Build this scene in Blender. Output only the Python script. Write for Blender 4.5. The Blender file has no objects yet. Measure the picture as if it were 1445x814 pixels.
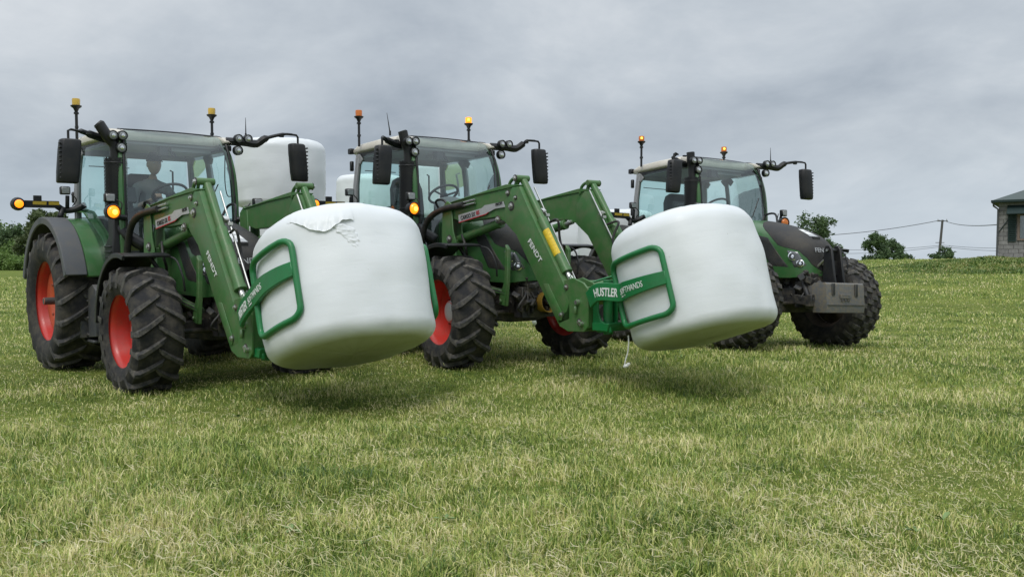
import bpy, bmesh, math, random
import numpy as np
from mathutils import Vector, Matrix, noise as mnoise
R = math.radians
PI = math.pi
scene = bpy.context.scene
COL = scene.collection
random.seed(7)

# ------------------------------------------------------------------ materials
def nt(m):
    m.use_nodes = True
    t = m.node_tree
    return t, t.nodes, t.links

def mat(name, color, rough=0.5, metal=0.0, dirt=None, bump=None, spec=0.5, coat=0.0, var=0.0, emit=None, sub=0.0):
    """dirt = (colour, amount, scale); bump = (scale, strength); var = tone variation"""
    m = bpy.data.materials.new(name)
    t, N, L = nt(m)
    b = N['Principled BSDF']
    b.inputs['Roughness'].default_value = rough
    b.inputs['Metallic'].default_value = metal
    b.inputs['Specular IOR Level'].default_value = spec
    b.inputs['Coat Weight'].default_value = coat
    c4 = (*color, 1)
    b.inputs['Base Color'].default_value = c4
    tc = N.new('ShaderNodeTexCoord')
    if dirt or var:
        src = None
        if var:
            n0 = N.new('ShaderNodeTexNoise'); n0.inputs['Scale'].default_value = 3.0; n0.inputs['Detail'].default_value = 5
            L.new(tc.outputs['Object'], n0.inputs['Vector'])
            mx = N.new('ShaderNodeMix'); mx.data_type = 'RGBA'
            mx.inputs[6].default_value = tuple(min(1, x*(1-var)) for x in color)+(1,)
            mx.inputs[7].default_value = tuple(min(1, x*(1+var)) for x in color)+(1,)
            L.new(n0.outputs['Fac'], mx.inputs[0]); src = mx.outputs[2]
        if dirt:
            dc, am, sc = dirt
            n1 = N.new('ShaderNodeTexNoise'); n1.inputs['Scale'].default_value = sc; n1.inputs['Detail'].default_value = 8
            n1.inputs['Roughness'].default_value = 0.7
            L.new(tc.outputs['Object'], n1.inputs['Vector'])
            rp = N.new('ShaderNodeValToRGB')
            rp.color_ramp.elements[0].position = 0.42; rp.color_ramp.elements[1].position = 0.68
            rp.color_ramp.elements[0].color = (0, 0, 0, 1); rp.color_ramp.elements[1].color = (am, am, am, 1)
            L.new(n1.outputs['Fac'], rp.inputs[0])
            mx = N.new('ShaderNodeMix'); mx.data_type = 'RGBA'
            if src: L.new(src, mx.inputs[6])
            else: mx.inputs[6].default_value = c4
            mx.inputs[7].default_value = (*dc, 1)
            L.new(rp.outputs[0], mx.inputs[0]); src = mx.outputs[2]
            ad = N.new('ShaderNodeMath'); ad.operation = 'MULTIPLY_ADD'
            L.new(rp.outputs[0], ad.inputs[0]); ad.inputs[1].default_value = 0.35; ad.inputs[2].default_value = rough
            L.new(ad.outputs[0], b.inputs['Roughness'])
        L.new(src, b.inputs['Base Color'])
    if bump:
        n2 = N.new('ShaderNodeTexNoise'); n2.inputs['Scale'].default_value = bump[0]; n2.inputs['Detail'].default_value = 6
        L.new(tc.outputs['Object'], n2.inputs['Vector'])
        bp = N.new('ShaderNodeBump'); bp.inputs['Strength'].default_value = bump[1]; bp.inputs['Distance'].default_value = 0.01
        L.new(n2.outputs['Fac'], bp.inputs['Height']); L.new(bp.outputs[0], b.inputs['Normal'])
    if emit:
        b.inputs['Emission Color'].default_value = (*emit[0], 1)
        b.inputs['Emission Strength'].default_value = emit[1]
    if sub:
        b.inputs['Subsurface Weight'].default_value = sub
        b.inputs['Subsurface Radius'].default_value = (0.05, 0.05, 0.05)
    return m

def glass_mat(name, tint, refl=0.08, rough=0.02):
    m = bpy.data.materials.new(name)
    t, N, L = nt(m)
    N.remove(N['Principled BSDF'])
    out = N['Material Output']
    tr = N.new('ShaderNodeBsdfTransparent'); tr.inputs[0].default_value = (*tint, 1)
    gl = N.new('ShaderNodeBsdfGlossy'); gl.inputs['Roughness'].default_value = rough; gl.inputs[0].default_value = (.9, .95, .95, 1)
    fr = N.new('ShaderNodeLayerWeight'); fr.inputs['Blend'].default_value = 0.25
    mp = N.new('ShaderNodeMapRange'); mp.inputs['To Min'].default_value = refl; mp.inputs['To Max'].default_value = 0.75
    L.new(fr.outputs['Fresnel'], mp.inputs['Value'])
    mx = N.new('ShaderNodeMixShader')
    L.new(mp.outputs[0], mx.inputs[0]); L.new(tr.outputs[0], mx.inputs[1]); L.new(gl.outputs[0], mx.inputs[2])
    L.new(mx.outputs[0], out.inputs[0])
    return m

DUST = (0.19, 0.16, 0.11)
M = {}
M['green'] = mat('tractor_green_paint', (0.042, 0.142, 0.042), 0.28, 0, (DUST, 0.22, 5), None, 0.5, 0.25, 0.12)
M['loader_green'] = mat('loader_green_paint', (0.050, 0.156, 0.040), 0.42, 0, (DUST, 0.38, 8), (60, .05), 0.5, 0.05, 0.14)
M['clamp_green'] = mat('clamp_green_paint', (0.010, 0.185, 0.052), 0.38, 0, ((.05, .08, .04), 0.3, 9), (50, .05), 0.5, 0.1, 0.08)
M['black'] = mat('black_plastic', (0.012, 0.013, 0.015), 0.42, 0, (DUST, 0.07, 7), (150, .06), 0.4)
M['dark'] = mat('dark_machine_metal', (0.026, 0.027, 0.029), 0.55, 0.1, (DUST, 0.5, 9), (40, .2))
M['grey'] = mat('grey_plastic', (0.085, 0.09, 0.098), 0.55, 0, (DUST, 0.25, 6), (120, .06))
M['step'] = mat('dark_grey_plastic', (0.06, 0.064, 0.071), 0.5, 0, (DUST, 0.35, 7), (80, .08))
M['grille'] = mat('hood_grille_mesh', (0.026, 0.026, 0.027), 0.6, 0.2, (DUST, 0.22, 3), (220, .5))
M['screen'] = mat('side_screen_mesh', (0.030, 0.032, 0.033), 0.6, 0.2, (DUST, 0.35, 4), (300, .5))
M['rubber'] = mat('tyre_rubber', (0.022, 0.022, 0.024), 0.75, 0, ((.13, .115, .09), 0.65, 6), (30, .25), 0.3)
M['lug'] = mat('tyre_lug_rubber', (0.046, 0.046, 0.047), 0.8, 0, ((.21, .19, .155), 0.6, 14), (50, .4), 0.25)
M['rim'] = mat('red_rim_paint', (0.54, 0.034, 0.024), 0.36, 0, ((.16, .08, .06), 0.3, 6), None, 0.5, 0.1, 0.06)
M['disc'] = mat('red_disc_paint', (0.58, 0.085, 0.03), 0.4, 0, ((.2, .1, .07), 0.35, 6), None, 0.5, 0, 0.08)
M['darkrim'] = mat('dusty_rim_paint', (0.045, 0.030, 0.028), 0.6, 0, ((.13, .11, .08), 0.8, 5))
M['cream'] = mat('cream_roof_paint', (0.62, 0.58, 0.50), 0.4, 0, ((.3, .27, .2), 0.3, 4), None, 0.5, 0.1, 0.04)
M['steel'] = mat('bare_steel', (0.62, 0.62, 0.60), 0.3, 0.9, (DUST, 0.3, 20))
M['chrome'] = mat('lamp_reflector', (0.85, 0.86, 0.87), 0.15, 1.0)
M['lens'] = mat('clear_lamp_lens', (0.30, 0.31, 0.31), 0.12, 0.3, None, (90, .4), 0.8, 0.6)
M['lampbody'] = mat('headlamp_body', (0.16, 0.165, 0.17), 0.2, 0.6, None, (60, .3), 0.8, 0.5)
M['amber'] = mat('amber_lens', (0.65, 0.17, 0.012), 0.2, 0, None, (80, .2), 0.6, 0.5)
M['amber_lit'] = mat('lit_amber_lens', (0.8, 0.25, 0.02), 0.25, 0, None, None, 0.6, 0.3, 0, ((1.0, 0.24, 0.008), 0.9))
M['amber_core'] = mat('lit_amber_bulb', (0.9, 0.5, 0.1), 0.3, 0, None, None, 0.5, 0, 0, ((1.0, 0.42, 0.05), 1.8))
M['yellow_lens'] = mat('yellow_beacon_lens', (0.62, 0.40, 0.045), 0.2, 0, None, (60, .3), 0.6, 0.5)
M['reflector'] = mat('yellow_reflector', (0.42, 0.30, 0.03), 0.35, 0, None, (90, .2))
M['yellow'] = mat('yellow_label', (0.75, 0.52, 0.02), 0.5, 0, ((.1, .08, .02), 0.4, 40))
M['ochre'] = mat('ochre_guard', (0.42, 0.24, 0.03), 0.5, 0, ((.15, .1, .03), 0.5, 9))
M['white'] = mat('white_lettering', (0.78, 0.79, 0.78), 0.5, 0, (DUST, 0.15, 30))
M['silver'] = mat('silver_decal', (0.48, 0.49, 0.50), 0.4, 0.3, (DUST, 0.2, 20))
M['red'] = mat('red_decal', (0.42, 0.02, 0.03), 0.5)
M['ink'] = mat('black_lettering', (0.02, 0.02, 0.02), 0.5)
M['cabgrey'] = mat('cab_interior_grey', (0.27, 0.275, 0.28), 0.7, 0, None, (90, .1))
M['cabdark'] = mat('cab_interior_dark', (0.035, 0.037, 0.04), 0.7)
M['screenlcd'] = mat('dark_display', (0.02, 0.022, 0.025), 0.2)
M['glass'] = glass_mat('tinted_cab_glass', (0.79, 0.945, 0.925), 0.05)
M['windscreen'] = glass_mat('tinted_windscreen', (0.86, 0.96, 0.945), 0.10)
M['weight'] = mat('worn_cast_iron', (0.125, 0.13, 0.135), 0.6, 0.1, ((.42, .28, .09), 0.30, 26), (30, .3))
M['hose'] = mat('hydraulic_hose', (0.016, 0.016, 0.018), 0.55, 0, (DUST, 0.2, 10))
M['string'] = mat('white_twine', (0.75, 0.75, 0.72), 0.6)

# stretched plastic film of the bales
def film():
    m = bpy.data.materials.new('white_bale_film')
    t, N, L = nt(m)
    b = N['Principled BSDF']
    b.inputs['Roughness'].default_value = 0.46
    b.inputs['Coat Weight'].default_value = 0.05
    b.inputs['Subsurface Weight'].default_value = 0.0
    tc = N.new('ShaderNodeTexCoord')
    n1 = N.new('ShaderNodeTexNoise'); n1.inputs['Scale'].default_value = 2.2; n1.inputs['Detail'].default_value = 6
    L.new(tc.outputs['Object'], n1.inputs['Vector'])
    mx = N.new('ShaderNodeMix'); mx.data_type = 'RGBA'
    mx.inputs[6].default_value = (.70, .73, .75, 1); mx.inputs[7].default_value = (.78, .80, .81, 1)
    L.new(n1.outputs['Fac'], mx.inputs[0])
    # small specks of dirt
    n3 = N.new('ShaderNodeTexNoise'); n3.inputs['Scale'].default_value = 26; n3.inputs['Detail'].default_value = 3
    L.new(tc.outputs['Object'], n3.inputs['Vector'])
    rp = N.new('ShaderNodeValToRGB'); rp.color_ramp.elements[0].position = .72; rp.color_ramp.elements[1].position = .8
    rp.color_ramp.elements[1].color = (.5, .5, .5, 1); rp.color_ramp.elements[0].color = (0, 0, 0, 1)
    L.new(n3.outputs['Fac'], rp.inputs[0])
    m2 = N.new('ShaderNodeMix'); m2.data_type = 'RGBA'; m2.inputs[7].default_value = (.38, .36, .30, 1)
    L.new(rp.outputs[0], m2.inputs[0]); L.new(mx.outputs[2], m2.inputs[6])
    sx = N.new('ShaderNodeSeparateXYZ'); L.new(tc.outputs['Object'], sx.inputs[0])  # olive shade of the bale's underside painted into the colour of both ends
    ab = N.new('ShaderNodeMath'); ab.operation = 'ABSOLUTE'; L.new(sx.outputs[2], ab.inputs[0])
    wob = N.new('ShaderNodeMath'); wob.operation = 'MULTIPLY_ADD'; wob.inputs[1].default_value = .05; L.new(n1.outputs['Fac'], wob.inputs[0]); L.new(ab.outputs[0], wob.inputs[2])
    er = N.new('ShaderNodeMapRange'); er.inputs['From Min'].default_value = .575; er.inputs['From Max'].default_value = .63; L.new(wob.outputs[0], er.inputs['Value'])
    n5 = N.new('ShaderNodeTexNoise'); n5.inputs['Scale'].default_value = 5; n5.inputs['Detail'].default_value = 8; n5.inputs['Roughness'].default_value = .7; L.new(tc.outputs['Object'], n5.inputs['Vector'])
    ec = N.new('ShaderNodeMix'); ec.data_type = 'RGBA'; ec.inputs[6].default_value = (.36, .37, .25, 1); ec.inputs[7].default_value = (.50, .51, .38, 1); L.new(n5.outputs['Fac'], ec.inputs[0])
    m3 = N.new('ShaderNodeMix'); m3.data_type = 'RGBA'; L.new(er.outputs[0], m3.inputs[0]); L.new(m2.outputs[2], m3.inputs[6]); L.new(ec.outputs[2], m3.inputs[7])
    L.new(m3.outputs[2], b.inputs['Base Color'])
    # film layers: bands running round the bale, and radial creases of the gathered ends
    mp = N.new('ShaderNodeMapping'); mp.inputs['Scale'].default_value = (.8, .8, 3)
    L.new(tc.outputs['Object'], mp.inputs['Vector'])
    n2 = N.new('ShaderNodeTexNoise'); n2.inputs['Scale'].default_value = 2.4; n2.inputs['Detail'].default_value = 8
    L.new(mp.outputs[0], n2.inputs['Vector'])
    n4 = N.new('ShaderNodeTexNoise'); n4.inputs['Scale'].default_value = 9; n4.inputs['Detail'].default_value = 4
    L.new(tc.outputs['Object'], n4.inputs['Vector'])
    wv = N.new('ShaderNodeTexWave'); wv.wave_type = 'BANDS'; wv.bands_direction = 'Z'; wv.wave_profile = 'SAW'
    wv.inputs['Scale'].default_value = 1.45; wv.inputs['Distortion'].default_value = 2.2; wv.inputs['Detail'].default_value = 3; wv.inputs['Detail Scale'].default_value = .6; wv.inputs['Detail Roughness'].default_value = .55
    L.new(tc.outputs['Object'], wv.inputs['Vector'])
    a0 = N.new('ShaderNodeMath'); a0.operation = 'MULTIPLY_ADD'; a0.inputs[1].default_value = .16
    L.new(wv.outputs['Fac'], a0.inputs[0]); L.new(n2.outputs['Fac'], a0.inputs[2])
    ad = N.new('ShaderNodeMath'); ad.operation = 'MULTIPLY_ADD'; ad.inputs[1].default_value = .35
    L.new(n4.outputs['Fac'], ad.inputs[0]); L.new(a0.outputs[0], ad.inputs[2])
    bp = N.new('ShaderNodeBump'); bp.inputs['Strength'].default_value = .24; bp.inputs['Distance'].default_value = .02
    L.new(ad.outputs[0], bp.inputs['Height']); L.new(bp.outputs[0], b.inputs['Normal'])
    return m
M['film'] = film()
M['torn'] = mat('torn_white_film', (.66, .68, .68), .35, 0, ((.45, .42, .33), .35, 14), (35, .5))

# ------------------------------------------------------------------ mesh builder
class MB:
    def __init__(s): s.v = []; s.f = []; s.m = []; s.mats = []
    def mi(s, m):
        if m not in s.mats: s.mats.append(m)
        return s.mats.index(m)
    def add(s, vs, fs, m='black'):
        o = len(s.v); k = s.mi(m)
        s.v += [tuple(p) for p in vs]
        for f in fs: s.f.append(tuple(i+o for i in f)); s.m.append(k)
        return s
    def box(s, c, d, m='black', rot=None):
        hx, hy, hz = d[0]/2, d[1]/2, d[2]/2
        P = [Vector((x, y, z)) for x in (-hx, hx) for y in (-hy, hy) for z in (-hz, hz)]
        if rot is not None:
            E = Matrix.Rotation(rot[2], 3, 'Z') @ Matrix.Rotation(rot[1], 3, 'Y') @ Matrix.Rotation(rot[0], 3, 'X')
            P = [E @ p for p in P]
        P = [p+Vector(c) for p in P]
        return s.add(P, [(0, 1, 3, 2), (4, 6, 7, 5), (0, 4, 5, 1), (2, 3, 7, 6), (0, 2, 6, 4), (1, 5, 7, 3)], m)
    def prism(s, poly, y0, y1, m='black', plane='xz'):
        n = len(poly)
        def P(a, b, t):
            return (a, t, b) if plane == 'xz' else ((a, b, t) if plane == 'xy' else (t, a, b))
        vs = [P(a, b, y0) for a, b in poly]+[P(a, b, y1) for a, b in poly]
        fs = [tuple(range(n)), tuple(range(2*n-1, n-1, -1))]+[(i, (i+1) % n, n+(i+1) % n, n+i) for i in range(n)]
        return s.add(vs, fs, m)
    def loft(s, rings, m='black', cap=True, closed=True, loop=False):
        n = len(rings[0]); vs = [p for r in rings for p in r]; fs = []
        nr = len(rings)
        for i in range(nr if loop else nr-1):
            a = i*n; b = ((i+1) % nr)*n
            for j in range(n if closed else n-1):
                k = (j+1) % n
                fs.append((a+j, a+k, b+k, b+j))
        if cap and closed and not loop:
            fs.append(tuple(range(n-1, -1, -1))); fs.append(tuple((nr-1)*n+j for j in range(n)))
        return s.add(vs, fs, m)
    def tube(s, pts, r, m='black', n=10, closed=False, flat=None):
        P = [Vector(p) for p in pts]; k = len(P)
        rr = r if isinstance(r, (list, tuple)) else [r]*k
        rings = []; up = None
        for i in range(k):
            if closed: d = P[(i+1) % k]-P[i-1]
            else: d = P[min(i+1, k-1)]-P[max(i-1, 0)]
            d.normalize()
            if up is None:
                up = Vector((0, 0, 1)) if abs(d.z) < .9 else Vector((1, 0, 0))
            a = up-d*up.dot(d)
            if a.length < 1e-6: a = d.orthogonal()
            a.normalize(); up = a; b = d.cross(a)
            rings.append([P[i]+rr[i]*(math.cos(2*PI*j/n)*a+math.sin(2*PI*j/n)*b) for j in range(n)])
        return s.loft(rings, m, loop=closed)
    def cyl(s, a, b, r, m='black', n=16, r2=None):
        return s.tube([a, b], [r, r if r2 is None else r2], m, n)
    def lathe(s, prof, o, ax, m='black', n=32, cap=True):
        """prof: (radius, height along axis)"""
        ax = Vector(ax).normalized(); a = ax.orthogonal().normalized(); b = ax.cross(a); o = Vector(o)
        rings = [[o+ax*h+max(r, 1e-4)*(math.cos(2*PI*j/n)*a+math.sin(2*PI*j/n)*b) for j in range(n)] for r, h in prof]
        return s.loft(rings, m, cap=cap)
    def sphere(s, c, r, m='black', n=14):
        r = r if isinstance(r, (tuple, list)) else (r, r, r)
        rings = []
        for i in range(n//2+1):
            t = -PI/2+PI*i/(n//2); q = max(math.cos(t), 1e-3)
            rings.append([(c[0]+r[0]*q*math.cos(2*PI*j/n), c[1]+r[1]*q*math.sin(2*PI*j/n), c[2]+r[2]*math.sin(t)) for j in range(n)])
        return s.loft(rings, m)
    def grid(s, G, m='black'):
        """open sheet from rows of points"""
        return s.loft(G, m, cap=False, closed=False)
    def mesh(s, name, bevel=0, segs=1, angle=38):
        me = bpy.data.meshes.new(name)
        me.from_pydata(s.v, [], s.f)
        for k in s.mats: me.materials.append(M[k])
        me.polygons.foreach_set('material_index', s.m)
        bm = bmesh.new(); bm.from_mesh(me)
        bmesh.ops.recalc_face_normals(bm, faces=bm.faces)
        if bevel:
            ed = [e for e in bm.edges if len(e.link_faces) == 2 and e.calc_face_angle(0) > .6]
            bmesh.ops.bevel(bm, geom=ed, offset=bevel, segments=segs, profile=.6, affect='EDGES', clamp_overlap=True)
        bm.to_mesh(me); bm.free()
        me.shade_smooth(); me.set_sharp_from_angle(angle=R(angle))
        return me

CACHE = {}
def part(name, mb, parent=None, bevel=0, key=None, segs=1, angle=38):
    """links ONE mesh object; with a key the mesh data is shared by later copies"""
    if key and key in CACHE: me = CACHE[key]
    else:
        if callable(mb): mb = mb()
        me = mb.mesh(name, bevel, segs, angle)
        if key: CACHE[key] = me
    o = bpy.data.objects.new(name, me); COL.objects.link(o)
    if parent is not None: o.parent = parent
    return o
def tag(o, label=None, cat=None, group=None, kind=None):
    if label: o['label'] = label
    if cat: o['category'] = cat
    if group: o['group'] = group
    if kind: o['kind'] = kind
    return o
def root(name, mw, label, cat, group=None):
    o = bpy.data.objects.new(name, None); COL.objects.link(o)
    o.empty_display_size = .2
    o.matrix_world = mw
    return tag(o, label, cat, group)

DG = None
def text_mesh(s, size, bold=0.0, shear=0.0, spacing=1.0, depth=.0015):
    cu = bpy.data.curves.new('t', 'FONT'); cu.body = s; cu.size = size; cu.offset = bold*size; cu.shear = shear
    cu.space_character = spacing; cu.extrude = depth; cu.align_x = 'LEFT'; cu.resolution_u = 4
    ob = bpy.data.objects.new('t', cu); COL.objects.link(ob)
    bpy.context.view_layer.update()
    me = bpy.data.meshes.new_from_object(ob.evaluated_get(bpy.context.evaluated_depsgraph_get()))
    bpy.data.objects.remove(ob); bpy.data.curves.remove(cu)
    return me
def lettering(s, size, m, parent, org, xdir, ydir, name='lettering', width=None, fn=None, **kw):
    key = ('txt', s, size, tuple(kw.items()))
    me = text_mesh(s, size, **kw)
    co = np.array([v.co[:] for v in me.vertices])
    w = co[:, 0].max()-co[:, 0].min(); co[:, 0] -= co[:, 0].min()
    if width: co[:, 0] *= width/w
    if fn is None:
        X = Vector(xdir).normalized(); Y = Vector(ydir); Y = (Y-X*Y.dot(X)).normalized(); Z = X.cross(Y); O = Vector(org)
        fn = lambda u, v, d: O+X*u+Y*v+Z*d
    for v, c in zip(me.vertices, co): v.co = fn(c[0], c[1], c[2]+.002)
    me.materials.clear(); me.materials.append(M[m])
    o = bpy.data.objects.new(name, me); COL.objects.link(o); o.parent = parent
    return o

def lerp(tab, x):
    if x <= tab[0][0]: return tab[0][1]
    for (a, b), (c, d) in zip(tab, tab[1:]):
        if x <= c: return b+(d-b)*(x-a)/(c-a)
    return tab[-1][1]
def smooth(tab, x):
    # Catmull-Rom through the table
    xs = [p[0] for p in tab]; ys = [p[1] for p in tab]
    if x <= xs[0]: return ys[0]
    if x >= xs[-1]: return ys[-1]
    i = max(k for k in range(len(xs)) if xs[k] <= x); i = min(i, len(xs)-2)
    def sl(k):
        a, b = max(k-1, 0), min(k+1, len(xs)-1)
        return (ys[b]-ys[a])/(xs[b]-xs[a])
    h = xs[i+1]-xs[i]; t = (x-xs[i])/h
    return (2*t**3-3*t**2+1)*ys[i]+(t**3-2*t**2+t)*h*sl(i)+(-2*t**3+3*t**2)*ys[i+1]+(t**3-t**2)*h*sl(i+1)
def spline(pts, n=8, closed=False):
    P = [Vector(p) for p in pts]; k = len(P); out = []
    for i in range(k if closed else k-1):
        a = P[i-1] if (closed or i > 0) else P[i]*2-P[1]
        b, c = P[i], P[(i+1) % k]
        d = P[(i+2) % k] if (closed or i+2 < k) else c*2-b
        for j in range(n):
            t = j/n
            out.append(.5*((2*b)+(c-a)*t+(2*a-5*b+4*c-d)*t*t+(3*b-a-3*c+d)*t**3))
    if not closed: out.append(P[-1])
    return out
def sstep(a, b, x):
    t = np.clip((x-a)/(b-a), 0, 1); return t*t*(3-2*t)

# ------------------------------------------------------------------ camera
CAM_H = 1.2749
F_PX, W_PX, H_PX, YH = 1250.34, 1445, 814, 371.796
cam = bpy.data.cameras.new('camera'); camo = bpy.data.objects.new('camera', cam); COL.objects.link(camo)
cam.sensor_width = 36; cam.lens = 36*F_PX/W_PX; cam.clip_end = 3000; cam.clip_start = .05
pitch = math.atan((YH-H_PX/2)/F_PX)
camo.location = (0, 0, CAM_H); camo.rotation_euler = (PI/2+pitch, 0, 0)
scene.camera = camo

# ------------------------------------------------------------------ tractor poses (x, y, heading, roll, pitch, dz)
POSES = [(-4.8661, 11.7082, .727980, .01675, -.0170, .004),
         (-1.5245, 12.9165, .664167, .00765, .00148, .0766),
         (2.7447, 14.8731, .508620, -.03064, .03227, .0036)]
def frame(p):
    X, Y, yaw, ro, pi_, dz = p
    f = Vector((math.sin(yaw), -math.cos(yaw), pi_)).normalized()
    l = Vector((math.cos(yaw), math.sin(yaw), ro)); l = (l-f*l.dot(f)).normalized()
    u = f.cross(l)
    m = Matrix(((f.x, l.x, u.x, X), (f.y, l.y, u.y, Y), (f.z, l.z, u.z, dz), (0, 0, 0, 1)))
    return m
FR = [frame(p) for p in POSES]

# ------------------------------------------------------------------ ground
_pts = []
for m in FR:
    for c in ((2.56, -.92, 0), (2.56, .92, 0), (0, -.93, 0), (0, .93, 0), (1.3, 0, 0)):
        w = m @ Vector(c); _pts.append((w.x, w.y, w.z))
_pts = np.array(_pts)
def ground_z(x, y):
    x = np.asarray(x, float); y = np.asarray(y, float)
    num = np.zeros_like(x); den = np.full_like(x, .12)
    for a, b, c in _pts:
        w = np.exp(-((x-a)**2+(y-b)**2)/(2*1.1**2)); num = num+w*c; den = den+w
    z = num/den
    z = z+.86*sstep(15.5, 40, y)*sstep(3.0, 15, x)*(1-.75*sstep(60, 140, y))
    z = z+.45*sstep(30, 125, y)*(1-sstep(0, 6, x))
    # grassy bank below the house
    bank = sstep(36.5, 40.5, y)*sstep(14.5, 23, x)*(1-sstep(60, 80, y))
    z = z+.62*bank
    z = z+.012*np.sin(x*.9+y*.35)+.010*np.sin(y*1.3-x*.4)
    return z
def build_ground():
    xs = np.concatenate([np.linspace(-600, -60, 20), np.linspace(-55, -14, 30), np.linspace(-13, 13, 105), np.linspace(14, 60, 60), np.linspace(66, 600, 20)])
    ys = np.concatenate([np.linspace(-200, -10, 10), np.linspace(-8, 1.5, 10), np.linspace(2, 20, 90), np.linspace(20.5, 60, 80), np.linspace(62, 160, 40), np.linspace(180, 1500, 14)])
    X, Y = np.meshgrid(xs, ys); Z = ground_z(X, Y)
    n, m_ = X.shape
    me = bpy.data.meshes.new('ground')
    vs = np.stack([X.ravel(), Y.ravel(), Z.ravel()], 1)
    i, j = np.meshgrid(np.arange(n-1), np.arange(m_-1), indexing='ij')
    a = (i*m_+j).ravel(); fs = np.stack([a, a+1, a+m_+1, a+m_], 1)
    me.from_pydata(vs.tolist(), [], fs.tolist()); me.shade_smooth()
    o = bpy.data.objects.new('ground', me); COL.objects.link(o); tag(o, kind='structure')
    mt = bpy.data.materials.new('mown_field'); t, N, L = nt(mt); b = N['Principled BSDF']
    b.inputs['Roughness'].default_value = .9; b.inputs['Specular IOR Level'].default_value = .1
    g = N.new('ShaderNodeNewGeometry')
    def noise(sc, det=6, ro=.6, v=None):
        q = N.new('ShaderNodeTexNoise'); q.inputs['Scale'].default_value = sc; q.inputs['Detail'].default_value = det; q.inputs['Roughness'].default_value = ro
        L.new(v or g.outputs['Position'], q.inputs['Vector']); return q.outputs['Fac']
    mp = N.new('ShaderNodeMapping'); mp.inputs['Scale'].default_value = (.10, .75, 1); mp.inputs['Rotation'].default_value = (0, 0, R(8))
    L.new(g.outputs['Position'], mp.inputs['Vector'])
    def ramp(f, a, b_, c0, c1):
        q = N.new('ShaderNodeValToRGB'); q.color_ramp.elements[0].position = a; q.color_ramp.elements[1].position = b_
        q.color_ramp.elements[0].color = (*c0, 1); q.color_ramp.elements[1].color = (*c1, 1); L.new(f, q.inputs[0]); return q.outputs[0]
    def mix(f, a, b_, mode='MIX'):
        q = N.new('ShaderNodeMix'); q.data_type = 'RGBA'; q.blend_type = mode
        L.new(f, q.inputs[0]) if not isinstance(f, float) else setattr(q.inputs[0], 'default_value', f)
        L.new(a, q.inputs[6]); L.new(b_, q.inputs[7]); return q.outputs[2]
    c1 = ramp(noise(.55), .36, .66, GR_A, GR_B)
    c2 = ramp(noise(3.2, 8, .7), .35, .7, (.085, .14, .025), (.25, .26, .07))
    c = mix(.45, c1, c2)
    st = ramp(noise(1.0, 5, .6, mp.outputs[0]), .38, .62, (.72, .78, .72), (1.18, 1.14, 1.10))
    c = mix(1.0, c, st, 'MULTIPLY')
    fi = ramp(noise(38, 4, .7), .35, .7, (.55, .6, .5), (1.35, 1.3, 1.25))
    c = mix(.8, c, fi, 'MULTIPLY')
    L.new(c, b.inputs['Base Color'])
    bp = N.new('ShaderNodeBump'); bp.inputs['Strength'].default_value = .8; bp.inputs['Distance'].default_value = .05
    L.new(noise(24, 6, .7), bp.inputs['Height']); L.new(bp.outputs[0], b.inputs['Normal'])
    me.materials.append(mt)
GR_A, GR_B = (.105, .160, .028), (.21, .235, .058)
build_ground()

# ------------------------------------------------------------------ grass
def grass_mat(name, greens, dry, dryness):
    mt = bpy.data.materials.new(name); t, N, L = nt(mt); b = N['Principled BSDF']
    b.inputs['Roughness'].default_value = .42; b.inputs['Specular IOR Level'].default_value = .5
    at = N.new('ShaderNodeAttribute'); at.attribute_name = 'tone'
    g = N.new('ShaderNodeNewGeometry')
    n1 = N.new('ShaderNodeTexNoise'); n1.inputs['Scale'].default_value = .9; n1.inputs['Detail'].default_value = 5
    n2 = N.new('ShaderNodeTexNoise'); n2.inputs['Scale'].default_value = 4.5; n2.inputs['Detail'].default_value = 3
    for n in (n1, n2): L.new(g.outputs['Position'], n.inputs['Vector'])
    r = N.new('ShaderNodeValToRGB')
    els = r.color_ramp.elements
    els[0].position = 0; els[0].color = (*greens[0], 1)
    els[1].position = 1; els[1].color = (*dry[1], 1)
    for p, c in ((.3, greens[1]), (.55, greens[2]), (.72, dry[0])):
        e = els.new(p); e.color = (*c, 1)
    # tone*.55 + noise*.6 + noise2*.25 - offset
    m1 = N.new('ShaderNodeMath'); m1.operation = 'MULTIPLY_ADD'; m1.inputs[1].default_value = 1.5; m1.inputs[2].default_value = dryness-.95
    L.new(n1.outputs['Fac'], m1.inputs[0])
    m2 = N.new('ShaderNodeMath'); m2.operation = 'MULTIPLY_ADD'; m2.inputs[1].default_value = .7
    L.new(n2.outputs['Fac'], m2.inputs[0]); L.new(m1.outputs[0], m2.inputs[2])
    m3 = N.new('ShaderNodeMath'); m3.operation = 'MULTIPLY_ADD'; m3.inputs[1].default_value = .62
    L.new(at.outputs['Fac'], m3.inputs[0]); L.new(m2.outputs[0], m3.inputs[2])
    L.new(m3.outputs[0], r.inputs[0])
    L.new(r.outputs[0], b.inputs['Base Color'])
    tl = N.new('ShaderNodeBsdfTranslucent'); L.new(r.outputs[0], tl.inputs[0])
    mx = N.new('ShaderNodeMixShader'); mx.inputs[0].default_value = .15
    L.new(b.outputs[0], mx.inputs[1]); L.new(tl.outputs[0], mx.inputs[2]); L.new(mx.outputs[0], N['Material Output'].inputs[0])
    return mt

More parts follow.
